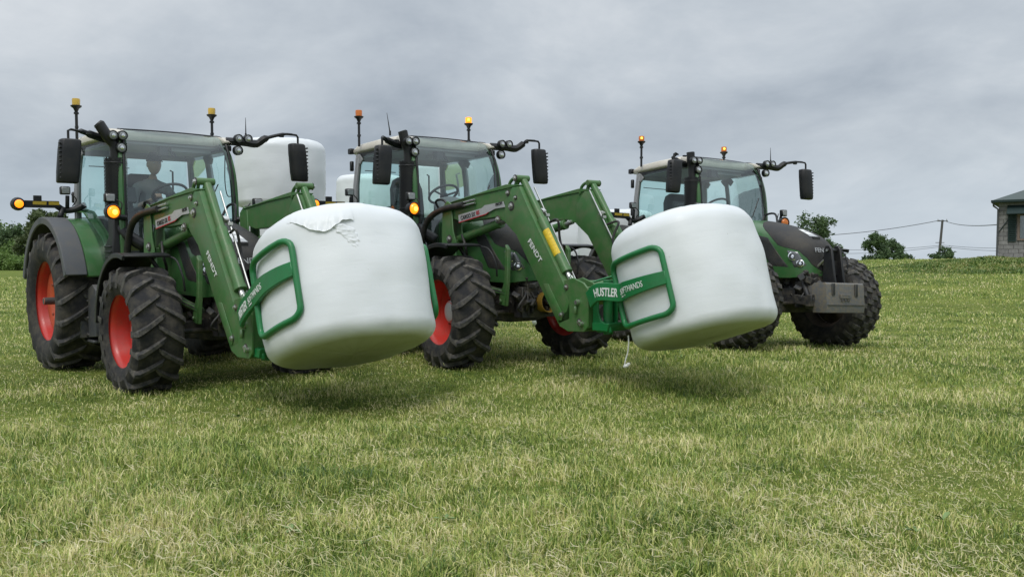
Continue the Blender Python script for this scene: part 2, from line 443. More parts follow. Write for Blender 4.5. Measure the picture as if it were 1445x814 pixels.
def blades(name, X, Y, hgt, wid, lean, tone, mt, kind='stuff', label=None, cat=None, lie=None):
    """each blade: a tapering bent strip of 2 quads-ish (5 verts, 3 tris)"""
    n = len(X); rng = np.random.default_rng(3)
    Z = ground_z(X, Y)
    az = rng.uniform(0, 2*np.pi, n); fa = rng.uniform(0, 2*np.pi, n)
    dx, dy = np.cos(az), np.sin(az); sx, sy = np.cos(fa), np.sin(fa)
    h1 = hgt*.55; l1 = lean*hgt*.35; h2 = hgt*np.clip(1-.35*lean, .15, 1); l2 = lean*hgt
    z0 = Z-.005
    if lie is not None: z0 = Z+lie; 
    v = np.empty((n, 5, 3), np.float32)
    hw = wid/2
    v[:, 0] = np.stack([X-sx*hw, Y-sy*hw, z0], 1); v[:, 1] = np.stack([X+sx*hw, Y+sy*hw, z0], 1)
    v[:, 2] = np.stack([X+dx*l1-sx*hw*.8, Y+dy*l1-sy*hw*.8, z0+h1], 1); v[:, 3] = np.stack([X+dx*l1+sx*hw*.8, Y+dy*l1+sy*hw*.8, z0+h1], 1)
    v[:, 4] = np.stack([X+dx*l2, Y+dy*l2, z0+h2], 1)
    if lie is not None:   # lying clippings: flat along their direction
        v[:, 0, :2] = np.stack([X-sx*hw, Y-sy*hw], 1); v[:, 1, :2] = np.stack([X+sx*hw, Y+sy*hw], 1)
        t1 = rng.uniform(-.1, .35, n)*hgt; t2 = rng.uniform(-.1, .45, n)*hgt
        px, py = -sy, sx
        v[:, 2] = np.stack([X+px*hgt*.5-sx*hw, Y+py*hgt*.5-sy*hw, z0+t1], 1); v[:, 3] = np.stack([X+px*hgt*.5+sx*hw, Y+py*hgt*.5+sy*hw, z0+t1+.002], 1)
        v[:, 4] = np.stack([X+px*hgt, Y+py*hgt, z0+np.maximum(t2, -.01)], 1)
    base = (np.arange(n)*5)[:, None]
    tri = np.concatenate([base+np.array([[0, 1, 3]]), base+np.array([[0, 3, 2]]), base+np.array([[2, 3, 4]])], 1).reshape(-1).astype(np.int32)
    me = bpy.data.meshes.new(name)
    me.vertices.add(n*5); me.vertices.foreach_set('co', v.ravel())
    nf = n*3
    me.loops.add(nf*3); me.loops.foreach_set('vertex_index', tri)
    me.polygons.add(nf); me.polygons.foreach_set('loop_start', np.arange(nf, dtype=np.int32)*3)
    try: me.polygons.foreach_set('loop_total', np.full(nf, 3, np.int32))
    except Exception: pass
    at = me.attributes.new('tone', 'FLOAT', 'POINT'); at.data.foreach_set('value', np.repeat(tone.astype(np.float32), 5))
    me.update(calc_edges=True)
    me.materials.append(mt)
    o = bpy.data.objects.new(name, me); COL.objects.link(o)
    tag(o, label, cat, None, kind)
    return o

def vnoise(x, y, s, seed=0):
    # cheap value noise on arrays
    rng = np.random.default_rng(seed); T = rng.random((64, 64))
    u = x/s; w = y/s; i = np.floor(u).astype(int); j = np.floor(w).astype(int); a = u-i; b = w-j
    a = a*a*(3-2*a); b = b*b*(3-2*b)
    g = lambda p, q: T[p % 64, q % 64]
    return (g(i, j)*(1-a)+g(i+1, j)*a)*(1-b)+(g(i, j+1)*(1-a)+g(i+1, j+1)*a)*b

def scatter(n, d0, d1, pw, half, seed):
    rng = np.random.default_rng(seed)
    k = 1-pw; D = (d0**k+rng.random(n)*(d1**k-d0**k))**(1/k); A = rng.uniform(-half, half, n)
    return D*np.sin(A), D*np.cos(A), D, rng

def build_grass():
    gm = grass_mat('grass_blade', ((.038, .085, .014), (.165, .27, .040), (.45, .53, .125)), ((.70, .67, .25), (.84, .74, .44)), .065)
    X, Y, D, rng = scatter(720000, 2.0, 80, 1.22, R(50), 5)
    X = X+rng.normal(0, .012, len(X))
    keep = np.ones(len(X), bool)
    n1 = vnoise(X, Y, .55, 1); n2 = vnoise(X, Y, .17, 2); n3 = vnoise(X, Y, 2.3, 4)
    n4 = vnoise(X*.16+Y*.05, Y, .9, 9)      # mowing swaths across the field
    n5 = vnoise(X, Y, .075, 17)
    h = (.020+.036*n1**1.6+.040*n2*n1+.030*n5*n2)*(.5+.85*rng.random(len(X)))*(.8+.45*n3)*(.55+.85*n4)
    far = np.clip((D-12)/40, 0, 1)
    h = h*(1+.5*far)
    # trodden under the tyres
    wdt = np.maximum(.0046, .00060*D)*(.6+.8*rng.random(len(X)))
    lean = rng.beta(1.5, 2.4, len(X))*1.5
    tone = np.clip(rng.normal(.48, .46, len(X)), -.1, 1.1)
    blades('grass', X, Y, h, wdt, lean, tone, gm)
    dm = grass_mat('dry_clipping', ((.16, .20, .06), (.28, .30, .11), (.40, .38, .18)), ((.50, .45, .25), (.62, .56, .36)), .12)
    X, Y, D, rng = scatter(66000, 2.2, 45, 1.3, R(50), 8)
    n1 = vnoise(X, Y, .7, 11)
    k = rng.random(len(X)) < .25+.9*n1; X, Y, D = X[k], Y[k], D[k]
    n = len(X)
    blades('dry_grass_clippings', X, Y, .03+.07*rng.random(n)**1.8, np.maximum(.0040, .00050*D)*(.6+.6*rng.random(n)), np.zeros(n), np.clip(rng.normal(.55, .25, n), 0, 1), dm, lie=.012+.05*rng.random(n))
    # taller rough growth on the bank below the house
    bm_ = grass_mat('bank_weeds', ((.055, .11, .024), (.10, .175, .036), (.20, .28, .07)), ((.32, .34, .12), (.44, .40, .18)), .02)
    rng = np.random.default_rng(21); n = 36000
    X = rng.uniform(14.5, 34, n); Y = rng.uniform(36.8, 43.5, n)
    hh = (.06+.17*vnoise(X, Y, 1.1, 6)**1.5)*(.5+.8*rng.random(n))*sstep(14.5, 21, X)
    k = hh > .03; 
    blades('bank_vegetation', X[k], Y[k], hh[k], .035+.05*rng.random(k.sum()), rng.random(k.sum())*.9, rng.random(k.sum()), bm_)
build_grass()

# broad-leaved weeds among the grass
def weed_leaves():
    M['weedleaf'] = mat('broad_weed_leaf', (.16, .25, .08), .5, 0, ((.24, .3, .12), .5, 30), None, .4, 0, .2)
    rng = random.Random(4); mb = MB()
    for k in range(16):
        d = 3.6+rng.random()**1.6*9; a = rng.uniform(-.62, .62); x, y = d*math.sin(a), d*math.cos(a); z = float(ground_z(x, y))
        for q in range(rng.randint(3, 6)):
            az = rng.uniform(0, 2*PI); ln = rng.uniform(.03, .06); w = ln*.24; el = rng.uniform(.2, .8)
            d3 = Vector((math.cos(az)*math.cos(el), math.sin(az)*math.cos(el), math.sin(el))); s3 = Vector((-math.sin(az), math.cos(az), 0))
            b = Vector((x, y, z+.02)); u = Vector((0, 0, 1))
            rows = []
            for t, ww, dr in ((0, .15, 0), (.3, .8, .0), (.65, 1, -.08), (1, .06, -.28)):
                c = b+d3*ln*t*1.3+u*ln*dr
                rows.append([c-s3*w*ww+u*.004, c, c+s3*w*ww+u*.004])
            mb.grid(rows, 'weedleaf')
    o = part('broadleaf_weeds', mb); tag(o, kind='stuff')
weed_leaves()

# ------------------------------------------------------------------ wheels
def tyre_mb(Ro, w, rim, n, block=False):
    mb = MB(); lug = .042 if not block else .032
    Rc = Ro-lug; hw = w/2
    prof = [(rim-.01, -.40*w), (rim+.02, -.44*w), (rim+.07, -.475*w), ((rim+Rc)/2+.01, -.50*w), (Rc-.10, -.495*w), (Rc-.045, -.475*w), (Rc-.012, -.42*w),
            (Rc+.0, -.30*w), (Rc+.006, 0), (Rc, .30*w), (Rc-.012, .42*w), (Rc-.045, .475*w), (Rc-.10, .495*w), ((rim+Rc)/2+.01, .50*w), (rim+.07, .475*w), (rim+.02, .44*w), (rim-.01, .40*w)]
    n_ = 64
    rings = [[(r*math.cos(2*PI*j/n_), h, r*math.sin(2*PI*j/n_)) for j in range(n_)] for r, h in prof]
    mb.loft(rings, 'rubber', cap=False)
    def P(y, phi, r): return (r*math.cos(phi), y, r*math.sin(phi))
    def rad(y):
        a = abs(y)/w
        return lerp([(0, Rc+.006), (.30, Rc), (.42, Rc-.012), (.475, Rc-.045), (.495, Rc-.10)], a)
    rnd = random.Random(5)
    if not block:
        adv = .62*hw/Ro*1.25
        for s in (-1, 1):
            for i in range(n):
                p0 = 2*PI*(i+(.5 if s > 0 else 0))/n
                rows = []
                T = (0, .12, .35, .6, .82, .95, 1.03)
                for t in T:
                    y = s*(-.035+(hw*.985+.035)*min(t, 1)); ph = p0-adv*(t**.92)
                    lw = lerp([(0, .018), (.12, .026), (.6, .028), (.95, .033), (1.03, .036)], t)/Ro
                    r0 = rad(y)-.012 if t <= 1 else rad(y)-.07
                    top = lerp([(0, .010), (.08, .046), (.8, .048), (.95, .055), (1.0, .056), (1.03, .0)], t)
                    if t > 1: y = s*hw*1.0; r1 = Rc-.10
                    else: r1 = min(rad(y)+top, Ro-.0)
                    if t > .9: r1 = min(r1, Ro-.012-.02*(t-.9)*10*.6)
                    rows.append([P(y, ph-lw*1.35, r0), P(y, ph-lw*.8, r1), P(y, ph+lw*.8, r1), P(y, ph+lw*1.35, r0)])
                mb.loft(rows, 'lug')
    else:
        for row, (ya, yb, off) in enumerate(((-.49, -.24, 0), (-.20, .02, .5), (-.02, .20, .0), (.24, .49, .5))):
            for i in range(n):
                p0 = 2*PI*(i+off)/n; sk = (-1 if ya+yb < 0 else 1)*-.07
                rows = []
                for t in (0, .5, 1):
                    y = (ya+(yb-ya)*t)*w; ph = p0+sk*abs(y)/w*3.0
                    lw = .036/Ro
                    r0 = rad(y)-.012; r1 = min(rad(y)+lug+.004, Ro)
                    if abs(y)/w > .45: r1 = rad(y)+.05
                    rows.append([P(y, ph-lw*1.25, r0), P(y, ph-lw*.9, r1), P(y, ph+lw*.9, r1), P(y, ph+lw*1.25, r0)])
                mb.loft(rows, 'lug')
    return mb
def rim_mb(rim, w, s, kind, red='rim'):
    """s: outward side; barrel and disc of one wheel, axis y, centre 0"""
    mb = MB(); h = .40*w
    mb.lathe([(rim+.012, h), (rim+.012, h-.012), (rim-.012, h-.03), (rim-.03, h-.07), (rim-.035, h-.12), (rim-.06, h-.17), (rim-.065, -h+.1), (rim-.02, -h+.02), (rim+.012, -h)], (0, 0, 0), (0, s, 0), red, 48, cap=False)
    return mb
def wheel(parent, c, s, Ro, w, rim, n, kind, block=False, red='rim', steer=0):
    e = part('wheel', lambda: disc_mb(rim, w, s, kind, red), parent, .004, ('disc', rim, w, s, kind, red))
    e.location = c; 
    e.rotation_euler = (0, (hash((round(c[0], 2), round(c[1], 1), round(parent.location.x))) % 100)/100.*.4, steer)
    part('rim', lambda: rim_mb(rim, w, s, kind, red), e, 0, ('rim', rim, w, s, red))
    part('tyre', lambda: tyre_mb(Ro, w, rim, n, block), e, 0, ('tyre', Ro, w, rim, n, block))
    return e
def disc_mb(rim, w, s, kind, red):
    mb = MB(); dm = 'disc' if red == 'rim' else red
    if kind == 'rear':
        y = .10
        mb.lathe([(rim-.062, y+.01), (rim-.10, y+.03), (rim-.20, y+.02), (.20, y), (.19, y-.02), (.185, y-.10), (.02, y-.11)], (0, 0, 0), (0, s, 0), dm, 40, cap=False)
        for k in range(8):
            a = 2*PI*k/8; mb.cyl((.26*math.cos(a), s*(y-.01), .26*math.sin(a)), (.26*math.cos(a), s*(y+.025), .26*math.sin(a)), .018, 'dark', 8)
        for k in range(8):
            a = 2*PI*(k+.5)/8; mb.cyl((.36*math.cos(a), s*(y), .36*math.sin(a)), (.36*math.cos(a), s*(y+.021), .36*math.sin(a)), .032, 'dark', 10)
        mb.cyl((0, 0, 0), (0, s*(y+.17), 0), .045, 'step', 16)
        mb.cyl((0, 0, 0), (0, s*(y-.06), 0), .12, red, 20)
    else:
        y = -.02
        mb.lathe([(rim-.062, y+.02), (rim-.09, y), (.20, y-.01), (.15, y+.0), (.02, y+.0)], (0, 0, 0), (0, s, 0), red, 40, cap=False)
        mb.lathe([(.135, y-.02), (.135, y+.05), (.115, y+.075), (.06, y+.085), (.0, y+.085)], (0, 0, 0), (0, s, 0), 'silver' if red == 'rim' else 'dark', 24)
        for k in range(10):
            a = 2*PI*k/10; mb.cyl((.175*math.cos(a), s*y, .175*math.sin(a)), (.175*math.cos(a), s*(y+.03), .175*math.sin(a)), .014, 'dark', 8)
    return mb

# ------------------------------------------------------------------ hood surface
H_TOP = [(1.40, 1.90), (2.0, 1.845), (2.4, 1.76), (2.76, 1.645), (2.95, 1.55), (3.05, 1.47), (3.11, 1.38), (3.14, 1.26)]
H_W = [(1.40, .36), (2.0, .42), (2.6, .425), (2.8, .41), (2.95, .37), (3.05, .30), (3.11, .20), (3.14, .03)]
H_BOT = [(1.40, 1.06), (2.3, .99), (2.9, .97), (3.14, 1.0)]
H_SW = [(2.02, 1.86), (2.21, 1.79), (2.53, 1.58), (2.72, 1.41), (2.85, 1.385), (3.0, 1.34), (3.08, 1.24), (3.14, 1.06)]
def hood_half(x, n=40):
    zt, w, zb = smooth(H_TOP, x), smooth(H_W, x), lerp(H_BOT, x)
    zs = zt-min(.26, .45*(zt-zb)); pts = []
    for i in range(n//2): 
        t = i/(n//2); pts.append((w*(.965+.035*math.sin(t*PI/2)), zb+(zs-zb)*t))
    for i in range(n//2+1):
        a = PI/2*i/(n//2); pts.append((w*max(math.cos(a), 0)**(2/2.5), zs+(zt-zs)*math.sin(a)**(2/2.5)))
    return pts
def resample(pts, k):
    P = [Vector((a, b)) for a, b in pts]; L = [0]
    for a, b in zip(P, P[1:]): L.append(L[-1]+(b-a).length)
    out = []; T = L[-1] or 1e-9
    for i in range(k):
        s = T*i/(k-1); j = 0
        while j < len(L)-2 and L[j+1] < s: j += 1
        d = L[j+1]-L[j]; t = (s-L[j])/d if d > 1e-9 else 0
        q = P[j].lerp(P[j+1], min(max(t, 0), 1)); out.append((q.x, q.y))
    return out
def hood_y(x, z):
    pts = hood_half(x, 60)
    for (a, b), (c, d) in zip(pts, pts[1:]):
        if b <= z <= d and d > b: return a+(c-a)*(z-b)/(d-b)
    return pts[0][0] if z < pts[0][1] else 0
HX = [1.40, 1.6, 1.8, 2.02, 2.1, 2.2, 2.3, 2.4, 2.5, 2.6, 2.7, 2.8, 2.88, 2.95, 3.0, 3.05, 3.08, 3.11, 3.13, 3.14]
def split_profile(x):
    pts = hood_half(x); zs = lerp(H_SW, x) if x >= 2.02 else 99
    lo = [p for p in pts if p[1] <= zs]; hi = [p for p in pts if p[1] > zs]
    if lo and hi:
        a, b = lo[-1], hi[0]; t = (zs-a[1])/(b[1]-a[1]); q = (a[0]+(b[0]-a[0])*t, zs); lo.append(q); hi.insert(0, q)
    return lo, hi
def hood_mb():
    mb = MB(); rows = []
    for x in HX:
        lo, hi = split_profile(x)
        q = resample(lo, 22); rows.append([(x, -a, b) for a, b in q])
    for s in (1, -1):
        mb.grid([[(p[0], p[1]*s, p[2]) for p in r] for r in rows], 'green')
    # close the nose and rear under the skin
    return mb
def hood_top_mb():
    mb = MB(); rows = []
    for x in [q for q in HX if q >= 2.02]:
        lo, hi = split_profile(x)
        if not hi: hi = [(0.002, smooth(H_TOP, x)), (0, smooth(H_TOP, x))]
        q = resample(hi, 14)
        rows.append([(x+.004, -a*1.004, b+.004) for a, b in q]+[(x+.004, a*1.004, b+.004) for a, b in q[::-1]])
    mb.grid(rows, 'grille')
    return mb
def on_hood(poly, s, off, m, nu=8, nv=8, back=None):
    """bilinear patch given by 4 (x,z) corners laid on the hood's side s"""
    (a, b, c, d) = poly; rows = []
    for i in range(nu+1):
        u = i/nu; row = []
        for j in range(nv+1):
            v = j/nv
            x = (a[0]*(1-u)+b[0]*u)*(1-v)+(d[0]*(1-u)+c[0]*u)*v
            z = (a[1]*(1-u)+b[1]*u)*(1-v)+(d[1]*(1-u)+c[1]*u)*v
            e = min(u, 1-u, v, 1-v); o = off if e > 0 else off-.02
            row.append((x, s*(hood_y(min(x, 3.13), z)+o), z))
        rows.append(row)
    return MB().grid(rows, m)

# ------------------------------------------------------------------ tractor
def arc_sheet(mb, c, r, a0, a1, y0, y1, th, m, n=18, lip=0, rfun=None):
    rings = []
    for i in range(n+1):
        a = a0+(a1-a0)*i/n; rr = r if rfun is None else r+rfun(a)
        ca, sa = math.cos(a), math.sin(a)
        P = lambda q, y: (c[0]+q*ca, y, c[1]+q*sa)
        rings.append([P(rr, y0), P(rr, y1), P(rr-th, y1), P(rr-th, y0)])
    mb.loft(rings, m)

def mirror_parts(T, s, y, z, ax=1.28):
    hd = MB()
    yc, zc, x = s*y, z, 1.42
    # housing: rounded shell, ribbed back, pointing forwards
    rings = []
    for i, (t, k) in enumerate(((-.245, .80), (-.235, .95), (-.12, 1.0), (.12, 1.0), (.225, .95), (.24, .78))):
        sh = -s*.02*(t/.24)
        w, d = .115*k, .075*k
        prof = [(x-.035, -w), (x+d*.4, -w), (x+d, -w*.72), (x+d, w*.72), (x+d*.4, w), (x-.035, w)]
        rings.append([(px, yc+q+sh, zc+t) for px, q in prof])
    hd.loft(rings, 'black')
    for k in range(9):
        zz = zc-.19+k*.047
        hd.box((x+.045, yc+s*.102, zz), (.05, .02, .018), 'black')
    o = part('mirror', hd, T, .006)
    g = MB(); g.box((x-.037, yc, zc), (.004, .18, .40), 'chrome'); part('mirror_glass', g, o)
    am = MB()
    top = zc+.29
    if s < 0:
        am.tube(spline([(1.06, -.66, 2.74), (1.08, -.82, 2.76), (1.12, -.95, 2.785), (1.20, -1.06, 2.80), (1.34, -1.12, top+.05)], 5), [.05]*6+[.045]*5+[.03]*5+[.018]*5, 'black', 8)
        am.tube([(1.36, -1.10, top+.05), (1.42, s*(y-.03), top+.055), (1.42, s*y, top+.04), (1.42, s*y, zc+.2)], .014, 'black', 8)
    else:
        am.tube(spline([(1.20, .64, 2.815), (1.27, .85, 2.81), (1.31, 1.0, 2.80), (1.36, 1.10, 2.87), (1.40, y-.2, top+.06), (1.42, y-.08, top+.065)], 5), [.05]*6+[.05]*5+[.045]*5+[.022]*5+[.016]*5, 'black', 8)
        am.tube([(1.42, y-.12, top+.066), (1.42, y-.02, top+.06), (1.42, y, top+.035), (1.42, y, zc+.2)], .014, 'black', 8)
    am.box((1.40, s*(y-.22), top+.03), (.04, .05, .02), 'black')
    part('mirror_arm', am, o)
    return o

def work_light(T, c, r=.06, d=(1, 0, 0), square=False, lens='lens'):
    d = Vector(d).normalized(); c = Vector(c)
    mb = MB()
    if square:
        mb.box(c, (.07, .115, .10), 'black')
        o = part('work_lamp', mb, T, .012)
        l = MB().box(c+Vector((.036, 0, 0)), (.008, .09, .075), lens); part('lens', l, o, .004)
    else:
        mb.lathe([(.03, -.06), (r, -.03), (r, .03), (r*.93, .035), (r*.9, .02)], c, d, 'black', 18)
        o = part('work_lamp', mb, T)
        l = MB().lathe([(r*.9, .018), (r*.7, .028), (.001, .034)], c, d, lens, 18); part('lens', l, o)
        b = MB().lathe([(r*.45, .03), (r*.38, .037), (.001, .04)], c, d, 'chrome', 12); part('bulb', b, l if False else o)
    return o

def beacon(T, c, h, lens, lit=False):
    mb = MB(); x, y, z = c
    mb.cyl((x, y, z), (x, y, z+h-.18), .018, 'black', 8)
    mb.lathe([(.03, h-.19), (.03, h-.17), (.018, h-.16), (.035, h-.12), (.062, h-.10), (.066, h-.085), (.05, h-.08)], c, (0, 0, 1), 'black', 16)
    mb.box((x, y, z+h*.3), (.05, .03, .03), 'black')
    o = part('beacon', mb, T)
    l = MB(); l.lathe([(.046, h-.08), (.048, h-.02), (.044, h), (.02, h+.006), (.001, h+.007)], c, (0, 0, 1), lens, 16); part('lens', l, o)
    if lit:
        b = MB().sphere((x+.03, y-.02, z+h-.035), .022, 'amber_core', 8); part('bulb', b, o)
    return o

def indicator(T, s, lit):
    mb = MB(); c = (1.58, s*.86, 1.89)
    mb.lathe([(.03, -.09), (.075, -.06), (.088, 0), (.088, .03), (.078, .036), (.07, .02)], c, (1, s*-.12, 0), 'black', 20)
    mb.tube([(1.50, s*.86, 1.88), (1.45, s*.80, 1.84), (1.40, s*.66, 1.83)], .035, 'black', 8)
    mb.tube([(1.50, s*.86, 1.95), (1.52, s*.87, 2.02)], .02, 'black', 8)
    mb.tube(spline([(1.52, s*.80, 2.03), (1.56, s*.75, 1.98), (1.52, s*.76, 1.88)], 4), .007, 'hose', 6)
    o = part('indicator_lamp', mb, T)
    l = MB().lathe([(.068, .022), (.05, .045), (.001, .054)], c, (1, s*-.12, 0), 'amber_lit' if lit else 'amber', 18)
    l2 = part('lens', l, o)
    if lit: part('bulb', MB().lathe([(.03, .05), (.02, .057), (.001, .060)], (1.58, s*.86-s*.006, 1.885), (1, s*-.12, 0), 'amber_core', 12), o)
    work_light(T, (1.55, s*.88, 2.045), square=True)
    return o

def marker_bar(T, s, lit):
    mb = MB(); y = lambda v: s*v
    mb.box((.0, y(1.22), 2.015), (.07, .44, .085), 'black')
    mb.tube(spline([(0, y(1.02), 2.0), (-.02, y(.93), 1.95), (.0, y(.82), 1.96), (.05, y(.70), 2.02)], 4), .04, 'black', 8)
    mb.tube([(0, y(.95), 1.97), (.05, y(1.0), 1.86)], .035, 'black', 8)
    mb.tube([(0, y(.90), 1.98), (.02, y(.90), 2.13)], .025, 'black', 8)
    mb.tube(spline([(.03, y(.86), 2.15), (.03, y(.80), 2.08), (.0, y(.84), 2.0)], 4), .008, 'hose', 6)
    mb.box((.02, y(1.24), 2.085), (.03, .09, .07), 'black')
    o = part('marker_light_bar', mb, T, .008)
    r = MB().box((.038, y(1.22), 2.028), (.006, .15, .04), 'reflector').box((.038, y(1.06), 2.028), (.006, .12, .04), 'reflector'); part('reflector', r, o)
    e = MB().lathe([(.075, -.05), (.082, 0), (.07, .05), (.05, .06)], (.0, y(1.45), 2.012), (1, 0, 0), 'black', 16); part('lamp_housing', e, o)
    l = MB().lathe([(.056, .05), (.04, .075), (.001, .085)], (.0, y(1.45), 2.012), (1, 0, 0), 'amber_lit' if lit else 'amber', 16); part('lens', l, o)
    work_light(T, (.03, y(.93), 2.19), square=True)

def cab(T):
    # frame: pillars, sills, header
    fr = MB()
    for s in (-1, 1):
        ap = spline([(1.38, s*.69, 1.15), (1.385, s*.69, 1.75), (1.345, s*.685, 2.3), (1.27, s*.655, 2.62), (1.17, s*.62, 2.78)], 5)
        rings = []; fr = MB()
        for p in ap:
            rings.append([(p.x-.035, p.y-s*.012, p.z), (p.x+.025, p.y-s*.015, p.z), (p.x+.012, p.y+s*.026, p.z), (p.x-.04, p.y+s*.028, p.z)])
        fr.loft(rings, 'green')
        fr.loft([[(p.x-.045, p.y-s*.05, p.z), (p.x+.028, p.y-s*.052, p.z), (p.x+.024, p.y-s*.016, p.z), (p.x-.036, p.y-s*.013, p.z)] for p in ap], 'black')
        part('front_pillar', fr, T, .008, ('pillar', s))
    pr = MB()
    for s in (-1, 1):
        pr.loft([[(x-.045, y-.03, z), (x+.045, y-.03, z), (x+.045, y+.03, z), (x-.045, y+.03, z)] for x, y, z in ((-.12, s*.74, 1.75), (-.13, s*.735, 2.3), (-.10, s*.70, 2.74))], 'cabgrey')
        if s > 0:
            pr.loft([[(x-.03, y-.025, z), (x+.03, y-.025, z), (x+.03, y+.025, z), (x-.03, y+.025, z)] for x, y, z in ((.46, s*.76, 1.2), (.44, s*.755, 2.3), (.42, s*.71, 2.74))], 'cabgrey')
        pr.box((.55, s*.67, 2.725), (1.35, .07, .07), 'black')
        pr.tube([(-.12, s*.77, 1.5), (-.15, s*.76, 2.2), (-.12, s*.73, 2.7)], .018, 'black', 6)
        # rounded upper window corners
        pr.box((-.04, s*.715, 2.66), (.12, .03, .10), 'cabgrey', (0, R(45), 0))
        if s > 0:
            pr.box((.37, .73, 2.655), (.14, .03, .10), 'cabgrey', (0, R(45), 0)); pr.box((.50, .73, 2.655), (.14, .03, .10), 'cabgrey', (0, R(45), 0))
    pr.box((-.16, 0, 2.70), (.05, 1.4, .10), 'cabgrey'); pr.box((-.2, 0, 1.62), (.06, 1.45, .5), 'cabdark')
    part('cab_frame', pr, T, .008, 'cabframe')
    rf = MB()
    # roof: cream cap, with two forward horns beside the glass
    sec = []
    for x, w, z0, z1 in ((-.34, .60, 2.77, 2.82), (-.30, .70, 2.755, 2.86), (-.1, .745, 2.755, 2.895), (.4, .75, 2.755, 2.905), (.85, .745, 2.755, 2.90), (1.0, .735, 2.755, 2.885), (1.02, .73, 2.76, 2.87)):
        ring = []
        for y, z in ((-w, z0+.02), (-w, z0+.06), (-w+.03, z1-.03), (-w+.10, z1-.004), (-w*.5, z1+.003), (0, z1+.005), (w*.5, z1+.003), (w-.10, z1-.004), (w-.03, z1-.03), (w, z0+.06), (w, z0+.02), (w-.04, z0), (-w+.04, z0)):
            ring.append((x, y, z))
        sec.append(ring)
    rf.loft(sec, 'cream')
    for s in (-1, 1):
        rings = []
        for x, y0, y1, z0, z1 in ((.98, .56, .735, 2.755, 2.885), (1.12, .575, .725, 2.765, 2.865), (1.22, .585, .705, 2.775, 2.835), (1.265, .60, .68, 2.785, 2.805)):
            rings.append([(x, s*y0, z0), (x, s*y1, z0), (x, s*y1, z1-.03), (x, s*(y1-.03), z1), (x, s*y0, z1)])
        rf.loft(rings, 'cream')
    ro = part('roof', rf, T, .006, 'roof', 1, 50)
    hl = MB().box((.42, 0, 2.735), (1.15, 1.28, .03), 'cabgrey'); part('headliner', hl, ro, .005, 'headliner')
    vs = MB().box((.93, -.05, 2.665), (.10, .10, .11), 'cabdark').tube(spline([(.9, .03, 2.7), (.95, .06, 2.62), (.9, .09, 2.66), (.92, .12, 2.60)], 4), .012, 'cabdark', 6)
    vs.box((.70, .30, 2.69), (.5, .5, .05), 'cabgrey')
    part('roof_console', vs, ro, .008, 'roofcon')
    # glass
    ws = []
    for x, hw_, z in ((1.40, .655, 1.35), (1.405, .655, 1.75), (1.38, .655, 2.1), (1.35, .648, 2.4), (1.295, .635, 2.62), (1.25, .622, 2.75), (1.20, .615, 2.815), (1.10, .605, 2.862), (1.0, .595, 2.880)):
        row = []
        for i in range(15):
            q = -1+2*i/14
            row.append((x+(.11 if z < 2.5 else .085 if z < 2.7 else .05 if z < 2.85 else .03)*(1-abs(q)**2.2), q*hw_, z+(.006*(1-q*q) if z > 2.7 else 0)))
        ws.append(row)
    w = MB().grid(ws, 'windscreen')
    wo = part('windscreen', w, T, 0, 'ws')
    sl = MB()
    for s in (0, 14):
        sl.tube([Vector(r[s])+Vector((.004, 0, 0)) for r in ws], .016, 'black', 6)
    sl.tube([Vector(p)+Vector((0, 0, .003)) for p in ws[-1]], .010, 'black', 6)
    part('windscreen_seal', sl, wo, 0, 'wss')
    wp = MB().tube([(1.54, -.1, 1.80), (1.52, .25, 1.95), (1.50, .40, 2.25)], .008, 'black', 6).tube(spline([(1.44, .52, 2.6), (1.47, .50, 2.3), (1.49, .52, 2.12), (1.46, .60, 2.12)], 4), .006, 'black', 6)
    part('wiper', wp, wo, 0, 'wiper')
    for s in (-1, 1):
        g = []
        for z in (1.30, 1.75, 2.1, 2.4, 2.60, 2.72):
            row = []
            for i in range(9):
                t = i/8
                fx = lerp([(1.3, 1.36), (1.75, 1.36), (2.3, 1.32), (2.62, 1.24), (2.72, 1.19)], z); bx = lerp([(1.3, .55), (1.5, .2), (1.75, -.06), (2.3, -.09), (2.72, -.07)], z)
                x = bx+(fx-bx)*t
                y = lerp([(1.3, .70), (1.75, .715), (2.3, .71), (2.72, .66)], z)+.045*math.sin(PI*t)+(1-t)*.03
                row.append((x, s*y, z))
            g.append(row)
        part('door_window', MB().grid(g, 'glass'), T, 0, ('door', s))
    g = [[(-.17-.02*(1-q*q), q*.68, z) for q in (-1, -.5, 0, .5, 1)] for z in (1.85, 2.2, 2.5, 2.69)]
    part('rear_window', MB().grid(g, 'glass'), T, 0, 'rearw')
    # interior
    fl = MB().box((.6, 0, 1.22), (1.55, 1.32, .12), 'cabdark').box((1.33, 0, 1.5), (.08, 1.28, .55), 'cabdark')
    fl.box((.2, .52, 1.6), (.7, .22, .5), 'cabdark').box((.2, -.52, 1.6), (.7, .22, .55), 'cabdark')
    part('cab_floor', fl, T, .01, 'floor')
    se = MB()
    se.box((.28, 0, 1.76), (.50, .50, .14), 'cabdark', (0, R(-4), 0)).box((.2, 0, 1.5), (.4, .4, .45), 'cabdark')
    for k in range(1): se.loft([[(x+dx, y, z) for y in (-w_, -w_*.6, w_*.6, w_) for dx in ((0,))]+[(x+.11, y, z) for y in (w_, w_*.6, -w_*.6, -w_)] for x, w_, z in ((.02, .24, 1.72), (-.02, .26, 2.0), (-.05, .25, 2.28), (-.06, .20, 2.40), (-.05, .13, 2.44))], 'cabdark')
    part('seat', se, T, .03, 'seat', 2)
    ar = MB().box((.36, -.36, 1.96), (.5, .12, .08), 'cabdark').box((.62, -.42, 2.13), (.05, .28, .2), 'screenlcd', (0, R(-15), 0)).tube([(.55, -.40, 1.98), (.60, -.41, 2.06)], .02, 'cabdark', 6)
    ar.tube([(.62, -.34, 1.99), (.64, -.34, 2.08)], .022, 'cabdark', 8)
